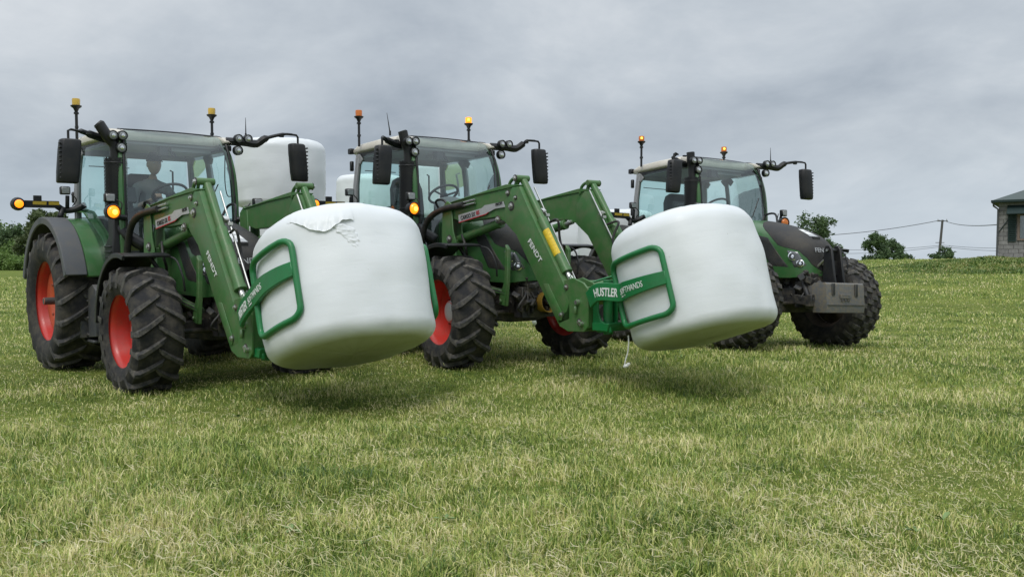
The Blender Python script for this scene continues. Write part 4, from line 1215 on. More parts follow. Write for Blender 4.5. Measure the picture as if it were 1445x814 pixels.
def clamp(k, label):
    off = Vector((4.6, 0, .5))
    C = root('bale_clamp', FR[k] @ Matrix.Translation(off), label, 'bale clamp', 'bale clamps on the loaders')
    bf = bale_frame(k); inv = bf.inverted(); Rr, Hh, r, n = BALE[k][5:]
    def P(name, mb, bev=0, parent=None, key=None, **kw):
        o = part(name, mb, parent or C, bev, key, **kw)
        if parent is None: shifted(o, off)
        return o
    def fr():
        mb = MB()
        mb.box((4.60, 0, .93), (.09, 1.20, .09), 'clamp_green').box((4.60, 0, .55), (.09, 1.16, .07), 'clamp_green')
        for s in (-1, 1):
            mb.prism([(4.545, .53), (4.545, .97), (4.60, .985), (4.62, .70), (4.66, .62), (4.79, .57), (4.80, .51), (4.62, .50)], s*.55, s*.575, 'clamp_green')
            mb.prism([(4.60, .90), (4.60, .985), (4.68, .99), (4.74, .93), (4.72, .88)], s*.552, s*.573, 'clamp_green')
            mb.prism([(4.545, .53), (4.545, .97), (4.66, 1.0), (4.70, .92), (4.70, .62), (4.66, .52)], s*.36, s*.38, 'clamp_green')
            mb.cyl((4.66, s*.47, .48), (4.66, s*.47, 1.03), .05, 'clamp_green', 14)
            mb.prism([(4.56, .52), (4.78, .52), (4.80, .60), (4.56, .60)], s*.34, s*.60, 'clamp_green')
            mb.box((4.62, s*.3, 1.0), (.05, .1, .05), 'steel')
        mb.cyl((4.63, -.34, .74), (4.63, .10, .74), .045, 'clamp_green', 14).cyl((4.63, .10, .74), (4.63, .34, .74), .022, 'steel', 10)
        mb.tube(spline([(4.52, .05, .97), (4.5, -.05, 1.08), (4.46, -.2, 1.06), (4.36, -.4, 1.0)], 5), .013, 'hose', 8)
        return mb
    fo = P('frame', fr, .006, None, 'clampframe'); fo.location.x += (-.17 if k == 0 else 0)
    p_end, p_st = ((-59.5, -104) if k == 0 else (-67.5, -117))
    tc = .03 if k == 0 else -.065
    hl, hr = ((-108, -59) if k == 0 else (-126, -67.5))
    ztop, zbot = (.285, -.375) if k == 0 else (.255, -.38)
    for s in (-1, 1):
        mir = lambda p: Vector((p.x, p.y*(-s), p.z))   # s=-1 keeps the measured right-hand side
        st, st2 = (inv @ Vector(q) for q in (((4.44, -.69, .865), (4.62, -.735, .96)) if k == 0 else ((4.59, -.665, .83), (4.76, -.70, .915))))
        raw = [st, st2]
        for q in range(7):
            ph = p_st+(p_end-p_st)*q/6
            raw.append(bale_surf(Rr, Hh, r, n, R(ph), lerp([(0, tc-.03), (2, tc-.01), (6, tc)] if k == 0 else [(0, tc+.035), (2, tc+.02), (6, tc-.005)], q), .05))
        path = spline(raw, 6)
        up0 = inv.to_3x3() @ Vector((-.22, 0, .97)); rings = []; frames = []
        L = 0
        for i, p in enumerate(path):
            d = (path[min(i+1, len(path)-1)]-path[max(i-1, 0)]).normalized()
            if i: L += (p-path[i-1]).length
            tt = i/(len(path)-1)
            up = (up0.lerp(Vector((0, 0, 1)), min(1, tt*2))); up = (up-d*up.dot(d)).normalized(); nr = d.cross(up)
            hh = lerp([(0, .085), (.25, .088), (1, .060)], tt); th = .018
            frames.append((L, p, d, up, nr, th))
            ring = [p+up*hh+nr*th, p+up*hh-nr*th, p-up*hh-nr*th, p-up*hh+nr*th]
            rings.append([bf @ mir(x) for x in ring])
        arm = P('arm', MB().loft(rings, 'clamp_green'), .005)
        # hoop bent to the bale's side
        hp = []
        cr = 9.0; zc = .085
        def C4(a0, z0, sa, sz):
            return [(a0+sa*cr*(1-math.sin(q)), z0+sz*zc*(1-math.cos(q))) for q in [PI/2*i/5 for i in range(6)]]
        c1 = [(hr-cr+cr*math.sin(q), ztop-zc+zc*math.cos(q)) for q in [PI/2*i/5 for i in range(6)]]
        c2 = [(hr-cr+cr*math.cos(q), zbot+zc-zc*math.sin(q)) for q in [PI/2*i/5 for i in range(6)]]
        c3 = [(hl+cr-cr*math.sin(q), zbot+zc-zc*math.cos(q)) for q in [PI/2*i/5 for i in range(6)]]
        c4 = [(hl+cr-cr*math.cos(q), ztop-zc+zc*math.sin(q)) for q in [PI/2*i/5 for i in range(6)]]
        loop = []
        seq = [c1, c2, c3, c4]
        for i in range(4):
            loop += seq[i]; a = seq[i][-1]; b = seq[(i+1) % 4][0]
            for j in range(1, 6): loop.append((a[0]+(b[0]-a[0])*j/6, a[1]+(b[1]-a[1])*j/6))
        tilt = (.02 if k == 0 else -.03)
        for a, z in loop:
            f = (a-hl)/(hr-hl)
            hp.append(bf @ mir(bale_surf(Rr, Hh, r*.3, n, R(a), z+tilt*(f-.5), .036)))
        hoop = P('hoop', MB().tube(hp, .027, 'clamp_green', 12, True), 0)
        # link plates from hoop to arm and frame
        lk = MB()
        for zz in (.12, -.12):
            pass
        if s < 0:
            def along(u0, v0, side):
                def fn(u, v, dd):
                    Lq = u+u0; i = 0
                    while i < len(frames)-2 and frames[i+1][0] < Lq: i += 1
                    a, b = frames[i], frames[i+1]; t = (Lq-a[0])/max(b[0]-a[0], 1e-6)
                    p = a[1].lerp(b[1], t); upv = a[3].lerp(b[3], t).normalized(); nv = a[4].lerp(b[4], t).normalized()
                    return bf @ mir(p+upv*(v+v0)+nv*(side*(a[5]+dd)))
                return fn
            UO = .06 if k == 0 else .15
            d0 = frames[4]; outward = 1 if d0[4].y < 0 else -1
            for t, sz, w, u0, v0, bold in (('HUSTLER', .115, .30, UO, -.042, .022), ('SOFTHANDS', .082, .36, UO+.345, -.026, .0)):
                lettering(t, sz, 'white', arm, None, None, None, 'lettering', w, along(u0, v0, outward), bold=bold, depth=.0012)
            ub = MB(); f = along(UO+.36, -.052, outward)
            ub.add([f(0, 0, .003), f(.09, 0, .003), f(.09, .012, .003), f(0, .012, .003)], [(0, 1, 2, 3)], 'white'); part('underline', ub, arm)
    return C
clamp(0, 'bright green bale clamp gripping the bale with the torn film')
clamp(1, 'bright green bale clamp gripping the smooth bale with the dangling string')

# stacked bales in the yard behind
def stack(x, y, n, hh, d0, names, seed):
    for i in range(n):
        z = float(ground_z(x, y))+hh*(i+.5)
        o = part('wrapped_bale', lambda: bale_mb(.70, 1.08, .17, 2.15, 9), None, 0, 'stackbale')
        o.location = (x+.02*((seed+i) % 3-1), y, z); o.rotation_euler = (0, 0, seed*1.3+i*2.1); o.scale = (d0, d0, hh/1.08)
        tag(o, names[i], 'hay bale', 'white film-wrapped bales')
LV = ['bottom', 'middle', 'topmost']
stack(-3.78, 14.6, 3, 1.075, 1.0, ['%s white bale of the tall stack behind the driver\'s tractor' % q for q in LV], 1)
stack(-2.95, 18.6, 3, 1.035, 1.0, ['%s white bale of the half-hidden stack just left of the empty cab' % q for q in LV], 2)
stack(-1.45, 17.0, 3, 1.06, 1.02, ['%s white bale of the stack seen through the empty cab\'s glass' % q for q in LV], 3)
stack(1.13, 18.2, 2, 1.12, 1.0, ['%s white bale of the short stack behind the empty-cabbed tractor\'s hood' % q for q in ('lower', 'upper')], 4)
stack(2.0, 16.75, 2, 1.12, 1.0, ['%s white bale of the short stack seen under the raised loader arm' % q for q in ('lower', 'upper')], 5)

# ------------------------------------------------------------------ weight and linkage on the third tractor
def front_weight():
    lk = MB()
    for s in (-1, 1):
        lk.box((3.14, s*.36, .66), (.34, .07, .12), 'dark', (0, R(8), 0))
        lk.cyl((3.02, s*.28, .95), (3.2, s*.36, .70), .035, 'dark', 10)
        lk.box((3.26, s*.38, .66), (.10, .10, .16), 'dark')
    lk.box((3.06, 0, .95), (.14, .5, .16), 'dark')
    rnd = random.Random(8)
    for q in range(30):
        lk.box((3.06+rnd.random()*.14, rnd.uniform(-.38, .38), rnd.uniform(.8, 1.1)), (rnd.uniform(.03, .09), rnd.uniform(.03, .09), rnd.uniform(.03, .09)), rnd.choice(('dark', 'black', 'step')), (rnd.random(), rnd.random(), rnd.random()))
    l = part('front_linkage', lk, T3, .006)
    tp = MB().cyl((3.06, -.03, 1.10), (3.30, -.02, 1.30), .026, 'loader_green', 10).cyl((3.14, -.03, 1.165), (3.2, -.03, 1.215), .034, 'steel', 10).cyl((3.05, -.12, 1.06), (3.26, -.06, 1.26), .016, 'steel', 8)
    part('top_link', tp, l)
    off = Vector((3.4, 0, .5))
    Wt = root('front_ballast_weight', FR[2] @ Matrix.Translation(off), 'rust-flecked iron ballast weight hung on the front of the block-tyred tractor', 'ballast weight')
    w = MB()
    w.prism([(3.28, .50), (3.26, .62), (3.26, .86), (3.30, .90), (3.48, .90), (3.50, .88), (3.52, .60), (3.51, .50)], -.365, .365, 'weight')
    w.prism([(3.10, .56), (3.14, .86), (3.27, .88), (3.27, .52)], -.31, .31, 'weight')
    w.box((3.525, 0, .605), (.014, .72, .012), 'ink')
    w.box((3.515, -.24, .81), (.02, .05, .16), 'ink').box((3.515, .20, .80), (.02, .05, .17), 'ink')
    w.box((3.525, -.02, .72), (.012, .20, .06), 'weight').box((3.53, -.02, .735), (.01, .16, .008), 'ink')
    for y in (-.08, -.02, .04): w.box((3.53, y, .665), (.012, .03, .025), 'ink')
    o = part('weight_block', w, Wt, .010, None, 2); shifted(o, off)
    h = MB()
    for y in (-.10, .07):
        h.prism([(3.22, .88), (3.44, .88), (3.42, 1.0), (3.37, 1.36), (3.33, 1.41), (3.27, 1.41), (3.24, 1.36)], y-.02, y+.02, 'black')
    h.cyl((3.31, -.14, 1.34), (3.31, .11, 1.34), .028, 'steel', 10).box((3.30, -.015, 1.10), (.06, .15, .2), 'black')
    o = part('hanger_plates', h, Wt, .01); shifted(o, off)
front_weight()

# ------------------------------------------------------------------ driver
def driver():
    SK = bpy.data.meshes.new('person'); J = {}; V = []; E = []; RR = []
    def j(n, p, r): J[n] = len(V); V.append(p); RR.append(r)
    def e(*ns):
        for a, b in zip(ns, ns[1:]): E.append((J[a], J[b]))
    j('pel', (.16, .02, 1.86), (.15, .13)); j('wst', (.15, .02, 2.0), (.145, .12)); j('chs', (.17, .02, 2.17), (.17, .12)); j('up', (.19, .02, 2.27), (.12, .09)); j('nk', (.22, .02, 2.34), (.055, .055)); j('hd0', (.25, .02, 2.42), (.052, .052))
    e('pel', 'wst', 'chs', 'up', 'nk', 'hd0')
    for s, n in ((-1, 'r'), (1, 'l')):
        j('sh'+n, (.19, .02+s*.185, 2.245), (.072, .072)); j('ua'+n, (.26, .02+s*.245, 2.10), (.058, .058)); j('el'+n, (.36, .02+s*.265, 1.985), (.046, .046)); j('fa'+n, (.56, .02+s*.21, 2.03), (.040, .040)); j('wr'+n, (.72, .02+s*.175, 2.08), (.028, .028)); j('pa'+n, (.79, .02+s*.170, 2.105), (.036, .022))
        e('up', 'sh'+n, 'ua'+n, 'el'+n, 'fa'+n, 'wr'+n, 'pa'+n)
        for f, (dy, ln) in enumerate(((-.030, .034), (-.010, .040), (.011, .037), (.031, .029))):
            b = (.83, .02+s*.17+dy, 2.120)
            j('k%s%d' % (n, f), b, (.0105, .0105)); j('m%s%d' % (n, f), (b[0]+ln, b[1], b[2]+.018), (.010, .010)); j('t%s%d' % (n, f), (b[0]+ln+.018, b[1], b[2]-.012), (.0085, .0085)); j('u%s%d' % (n, f), (b[0]+ln+.008, b[1], b[2]-.036), (.0075, .0075))
            e('pa'+n, 'k%s%d' % (n, f), 'm%s%d' % (n, f), 't%s%d' % (n, f), 'u%s%d' % (n, f))
        j('th'+n, (.775, .02+s*.135, 2.105), (.013, .013)); j('ti'+n, (.82, .02+s*.115, 2.100), (.010, .010)); j('tj'+n, (.855, .02+s*.118, 2.085), (.008, .008)); e('pa'+n, 'th'+n, 'ti'+n, 'tj'+n)
        j('hp'+n, (.20, .02+s*.10, 1.85), (.095, .095)); j('tg'+n, (.42, .02+s*.13, 1.87), (.083, .083)); j('kn'+n, (.66, .02+s*.15, 1.86), (.062, .062)); j('ca'+n, (.72, .02+s*.15, 1.62), (.056, .056)); j('an'+n, (.76, .02+s*.15, 1.36), (.04, .04)); j('hl'+n, (.80, .02+s*.15, 1.32), (.04, .03)); j('to'+n, (.95, .02+s*.16, 1.305), (.04, .022))
        e('pel', 'hp'+n, 'tg'+n, 'kn'+n, 'ca'+n, 'an'+n, 'hl'+n, 'to'+n)
    SK.from_pydata(V, E, [])
    ob = bpy.data.objects.new('person', SK); COL.objects.link(ob)
    md = ob.modifiers.new('skin', 'SKIN'); md.use_smooth_shade = True
    lay = SK.skin_vertices[0].data
    for i, r in enumerate(RR): lay[i].radius = r; lay[i].use_root = (i == 0)
    sd = ob.modifiers.new('sub', 'SUBSURF'); sd.levels = sd.render_levels = 1
    bpy.context.view_layer.update()
    me = bpy.data.meshes.new_from_object(ob.evaluated_get(bpy.context.evaluated_depsgraph_get()))
    bpy.data.objects.remove(ob)
    # head shaped from a dense sphere: brow, nose, chin, ears, eye sockets, mouth
    hb = MB(); c = Vector((.285, .02, 2.525)); rings = []
    n1, n2 = 26, 30
    for i in range(n1+1):
        t = -PI/2+PI*i/n1; ring = []
        for q in range(n2):
            a = 2*PI*q/n2; d = Vector((math.cos(t)*math.cos(a), math.cos(t)*math.sin(a), math.sin(t)))
            p = Vector((d.x*.105, d.y*.078, d.z*.130))
            if d.z < 0: p.x += .012*(-d.z)*max(d.x, 0)*2; p.y *= 1-.18*(-d.z)
            g = lambda y0, z0, sy, sz: math.exp(-((p.y-y0)/sy)**2-((p.z-z0)/sz)**2)*(1 if d.x > .1 else 0)
            p.x += .026*g(0, -.018, .013, .022)-.011*g(.031, .012, .015, .012)-.011*g(-.031, .012, .015, .012)+.007*g(0, .035, .05, .012)-.006*g(0, -.066, .026, .005)+.006*g(0, -.056, .022, .007)+.005*g(0, -.078, .02, .007)+.008*g(0, -.11, .02, .015)
            ring.append(c+p)
        rings.append(ring)
    hb.loft(rings, 'black')
    for s in (-1, 1): hb.sphere(c+Vector((-.012, s*.079, -.008)), (.02, .010, .033), 'black', 10)
    bm = bmesh.new(); bm.from_mesh(me); bm2 = hb.mesh('h'); bm.from_mesh(bm2); full = bpy.data.meshes.new('person'); bm.to_mesh(full); bm.free()
    ob = bpy.data.objects.new('person', full); COL.objects.link(ob)
    rm = ob.modifiers.new('rm', 'REMESH'); rm.mode = 'VOXEL'; rm.voxel_size = .0065
    sm = ob.modifiers.new('sm', 'SMOOTH'); sm.iterations = 2; sm.factor = .4
    bpy.context.view_layer.update()
    me = bpy.data.meshes.new_from_object(ob.evaluated_get(bpy.context.evaluated_depsgraph_get()))
    bpy.data.objects.remove(ob)
    M['skin'] = mat('skin', (.50, .31, .23), .55); M['shirt'] = mat('grey_shirt', (.30, .31, .315), .85, 0, None, (140, .2)); M['trouser'] = mat('dark_trousers', (.035, .04, .05), .9); M['boot'] = mat('boot_leather', (.03, .022, .018), .6)
    M['eye'] = mat('eye', (.6, .6, .58), .2); M['cap'] = mat('dark_cap_cloth', (.035, .038, .042), .9)
    me.materials.clear()
    for q in ('shirt', 'skin', 'trouser', 'boot'): me.materials.append(M[q])
    for f in me.polygons:
        p = f.center; k = 0
        if p.z > 2.345 or (p.x > .70 and p.z > 2.0): k = 1
        elif p.x > .48 and p.z > 1.96: k = 1
        elif p.z < 1.36: k = 3
        elif p.z < 1.95 and not (abs(p.y-.02) > .2 and p.z > 1.93): k = 2
        f.material_index = k
    me.shade_smooth()
    me.transform(Matrix.Translation((-.2, -.02, -1.3)))
    o = bpy.data.objects.new('person', me); COL.objects.link(o)
    o.matrix_world = FR[0] @ Matrix.Translation((.2, .075, 1.255)) @ Matrix.Scale(1.06, 4)
    tag(o, 'person in a cap and grey shirt seated behind the steering wheel of a cab', 'person')
    cp = MB(); cc = c+Vector((-.004, 0, .03)); rings = []
    for i in range(9):
        t = PI/2*i/8; rings.append([cc+Vector((.114*math.cos(t)*math.cos(a), .088*math.cos(t)*math.sin(a), .118*math.sin(t)+.004)) for a in [2*PI*q/24 for q in range(24)]])
    cp.loft(rings, 'cap')
    br = []
    for i in range(9):
        a = R(-62+15.5*i); x = .104*math.cos(a); y = .082*math.sin(a); ex = .085*math.cos(a)**1.2 if math.cos(a) > 0 else 0
        br.append([cc+Vector((x, y, .012)), cc+Vector((x+ex*.6, y*1.05, .010)), cc+Vector((x+ex, y*1.02, -.002)), cc+Vector((x+ex, y*1.02, -.006)), cc+Vector((x, y, .004))])
    cp.loft(br, 'cap')
    q = part('cap', cp, o); q.location = (-.2, -.02, -1.3)
    ey = MB()
    for s in (-1, 1): ey.sphere(c+Vector((.088, s*.031, .012)), (.012, .013, .009), 'eye', 10); ey.sphere(c+Vector((.0975, s*.031, .012)), (.004, .005, .005), 'ink', 8)
    q = part('eyes', ey, o); q.location = (-.2, -.02, -1.3)
driver()

# ------------------------------------------------------------------ trees
def leaf_mat(name, a, b):
    m = bpy.data.materials.new(name); t, N, L = nt(m); bs = N['Principled BSDF']
    bs.inputs['Roughness'].default_value = .55; bs.inputs['Specular IOR Level'].default_value = .3
    at = N.new('ShaderNodeAttribute'); at.attribute_name = 'tone'
    mx = N.new('ShaderNodeMix'); mx.data_type = 'RGBA'; mx.inputs[6].default_value = (*a, 1); mx.inputs[7].default_value = (*b, 1)
    L.new(at.outputs['Fac'], mx.inputs[0]); L.new(mx.outputs[2], bs.inputs['Base Color'])
    tl = N.new('ShaderNodeBsdfTranslucent'); L.new(mx.outputs[2], tl.inputs[0])
    ms = N.new('ShaderNodeMixShader'); ms.inputs[0].default_value = .25
    L.new(bs.outputs[0], ms.inputs[1]); L.new(tl.outputs[0], ms.inputs[2]); L.new(ms.outputs[0], N['Material Output'].inputs[0])
    return m
M['bark'] = mat('bark', (.09, .075, .06), .9, 0, None, (12, .6))
M['leafdark'] = leaf_mat('dark_leaf', (.062, .112, .048), (.13, .19, .08))
M['leafmid'] = leaf_mat('mid_leaf', (.105, .185, .048), (.20, .29, .08))
M['leafpale'] = leaf_mat('pale_leaf', (.080, .115, .045), (.150, .185, .085))
def tree(name, x, y, z, h, w, lm, label, seed, trunk=.25, leaf=.22, n=5200, cat='tree', group=None, dens=1.0, gap=.5):
    rng = np.random.default_rng(seed); rnd = random.Random(seed)
    o = root(name, Matrix.Translation((x, y, z)), label, cat, group)
    tb = MB(); tops = []
    tr = spline([(0, 0, -.3), (.02*h, 0, .25*h*trunk*4 if trunk < .25 else .25*h), (0.0, .02*h, .55*h), (.01*h, 0, .86*h)], 4)
    r0 = .022*h+.04
    tb.tube(tr, [r0*(1-.8*i/(len(tr)-1)) for i in range(len(tr))], 'bark', 8)
    blobs = []
    for k in range(rnd.randint(9, 12)):
        a = rnd.uniform(0, 2*PI); t = rnd.uniform(trunk+.12, .95); rr = w*.5*math.sqrt(max(.05, 1-((t-.55)/.55)**2))*rnd.uniform(.45, .85)
        e = Vector((rr*math.cos(a), rr*math.sin(a), h*t)); s = Vector((0, 0, h*max(trunk*.8, t-.25)))
        tb.tube(spline([s, s.lerp(e, .5)+Vector((0, 0, .04*h)), e], 3), [.009*h*(1-.12*i) for i in range(7)], 'bark', 6)
        blobs.append((e, rnd.uniform(.16, .27)*w))
    blobs.append((Vector((0, 0, .86*h)), .2*w)); blobs.append((Vector((0, 0, .6*h)), .28*w))
    part('trunk', tb, o)
    # leaf sprays clustered on twigs through each limb's volume
    per = int(n*dens/len(blobs)); C_ = []
    for e, r in blobs:
        nt_ = max(6, int(per/22))
        d = rng.normal(size=(nt_, 3)); d /= np.linalg.norm(d, axis=1)[:, None]
        q = np.array(e)+d*(r*rng.random((nt_, 1))**.42)*np.array([1, 1, .78])
        C_.append(np.repeat(q, 22, 0)+rng.normal(0, .075*w*.5, (nt_*22, 3)))
    P = np.concatenate(C_); P = P[P[:, 2] > h*trunk*.6]; k = len(P)
    ax = rng.normal(size=(k, 3)); ax /= np.linalg.norm(ax, axis=1)[:, None]
    b = rng.normal(size=(k, 3)); b -= ax*(ax*b).sum(1)[:, None]; b /= np.linalg.norm(b, axis=1)[:, None]
    s = (leaf*(.55+.8*rng.random((k, 1))))
    v = np.stack([P-ax*s, P+b*s*.45, P+ax*s, P-b*s*.45], 1).reshape(-1, 3)
    me = bpy.data.meshes.new('crown'); me.from_pydata(v.tolist(), [], (np.arange(k)[:, None]*4+np.arange(4)).tolist())
    tone = np.repeat(np.repeat(rng.random(k//22+1), 22)[:k]*.6+rng.random(k)*.4, 4)
    at = me.attributes.new('tone', 'FLOAT', 'POINT'); at.data.foreach_set('value', tone.astype(np.float32))
    me.materials.append(M[lm])
    c = bpy.data.objects.new('crown', me); COL.objects.link(c); c.parent = o
    return o
def at_px(px, Y): return (px-W_PX/2)/F_PX*Y
GT = 'trees beyond the right-hand field edge'
gz = lambda x, y: float(ground_z(x, y))
for px, Y, top, wpx, lm, lab, nm in ((1157, 78, 306, 66, 'leafdark', 'dark rounded tree showing over the dusty tractor\'s black hood', 'broadleaf_tree'),
                                (1239, 92, 333, 46, 'leafdark', 'dark tree with a ragged top just right of the block tyre', 'broadleaf_tree'),
                                (1268, 96, 343, 40, 'leafdark', 'lower dark tree at the right of the ragged-topped tree', 'broadleaf_tree')):
    x = at_px(px, Y); zt = CAM_H+(YH-top)/F_PX*Y; z = gz(x, Y)-.3
    tree(nm, x, Y, z, zt-z, wpx/F_PX*Y, lm, lab, int(px), .18, .15, 5200, 'tree', GT, 1.0)
x = at_px(1333, 88); z = gz(x, 88)-.2
tree('bush', x, 88, z, CAM_H+(YH-350)/F_PX*88-z, 2.7, 'leafdark', 'small round dark bush at the foot of the utility pole', 77, .08, .16, 2600, 'bush', None)
for px, Y, hh in ():
    x = at_px(px, Y); z = gz(x, Y)
    tree('weed_shrub', x, Y, z, hh+.25, .7 if px > 1350 else .5, 'leafmid', 'low weedy shrub on the bank left of the block house' if px > 1350 else 'tiny shrub on the grassy bank right of the ragged tree', px, .1, .05, 700, 'shrub', None)
GL = 'trees along the left field edge'
LT = [(-10, 135, 318, 70, 'leafmid', 'mid green tree at the picture\'s left edge, among the hedgerow'), (18, 130, 322, 56, 'leafdark', 'dark green tree behind the pale bushes near the left edge'), (48, 118, 306, 42, 'leafpale', 'pale feathery tree rising behind the grey mudguard of the nearest tractor'),
      (70, 122, 301, 40, 'leafpale', 'pale thin-leaved tree tallest beside the marker lamp bar'), (-60, 132, 314, 80, 'leafdark', 'dark tree outside the left end of the hedgerow'), (100, 128, 326, 60, 'leafmid', 'mid green tree mostly hidden behind the nearest tractor\'s rear wheel')]
for i, (px, Y, top, wpx, lm, lab) in enumerate(LT):
    x = at_px(px, Y); z = gz(x, Y)-.2; zt = CAM_H+(YH-top)/F_PX*Y
    tree('hedgerow_tree', x, Y, z, zt-z, wpx/F_PX*Y*1.25, lm, lab, 200+i, .12, .26, 5600, 'tree', GL)
for i, (px, Y, top, wpx, lab) in enumerate(((4, 112, 362, 44, 'low pale green bush at the foot of the hedgerow, leftmost of the row'), (34, 110, 366, 40, 'low pale green bush beside the rear tyre of the nearest tractor'), (-38, 112, 360, 50, 'low green bush beyond the picture\'s left edge'), (20, 122, 345, 60, 'taller green bush in front of the dark hedgerow tree'))):
    x = at_px(px, Y); z = gz(x, Y)-.2; zt = CAM_H+(YH-top)/F_PX*Y
    tree('bush', x, Y, z, zt-z, wpx/F_PX*Y*1.2, 'leafmid', lab, 300+i, .02, .2, 3800, 'bush', 'bushes below the hedgerow')

# ------------------------------------------------------------------ utility pole and wires
M['pole'] = mat('weathered_pole_wood', (.10, .095, .09), .9); M['wire'] = mat('power_wire', (.10, .105, .12), .6)
def utility():
    x, y = at_px(1326, 92), 92; z = gz(x, y)-.5; top = CAM_H+(YH-310.5)/F_PX*92
    o = root('utility_pole', Matrix.Translation((x, y, z)), 'leaning wooden utility pole on the skyline above the round bush', 'utility pole')
    p = MB().tube([(-.25, 0, 0), (.22, 0, top-z)], [.15, .11], 'pole', 10); part('pole', p, o)
    c = MB().box((.21, 0, top-z-.12), (1.1, .08, .09), 'pole').box((-.02, 0, top-z-2.35), (.9, .06, .06), 'pole'); part('crossarm', c, o)
    i = MB()
    for dx in (-.25, .65): i.cyl((dx, 0, top-z-.08), (dx, 0, top-z+.08), .05, 'silver', 8)
    part('insulators', i, o)
    def wire(px0, py0, Y0, px1, py1, Y1, sag, r, lab):
        a = Vector((at_px(px0, Y0), Y0, CAM_H+(YH-py0)/F_PX*Y0)); b = Vector((at_px(px1, Y1), Y1, CAM_H+(YH-py1)/F_PX*Y1))
        pts = [a.lerp(b, t)-Vector((0, 0, sag*4*t*(1-t))) for t in [k/14 for k in range(15)]]
        w = part('power_line', MB().tube(pts, r, 'wire', 5)); tag(w, lab, 'wire', 'overhead wires on the skyline')
    wire(1120, 334, 96, 1326, 311, 92, .35, .035, 'thick sagging wire from the pole top towards the dark trees')
    wire(1330, 311, 92, 1409, 317, 43, .25, .026, 'thick wire from the pole top to the grey block house')
    wire(1120, 349, 130, 1330, 346, 118, .5, .028, 'upper thin wire crossing low behind the ragged tree')
    wire(1120, 356, 130, 1330, 348, 118, .5, .028, 'lower thin wire crossing low behind the ragged tree')
    wire(1330, 346, 118, 1460, 348, 120, .3, .028, 'upper thin wire running low from the pole behind the house')
    wire(1330, 348, 118, 1460, 353, 120, .3, .028, 'lower thin wire running low from the pole behind the house')
utility()

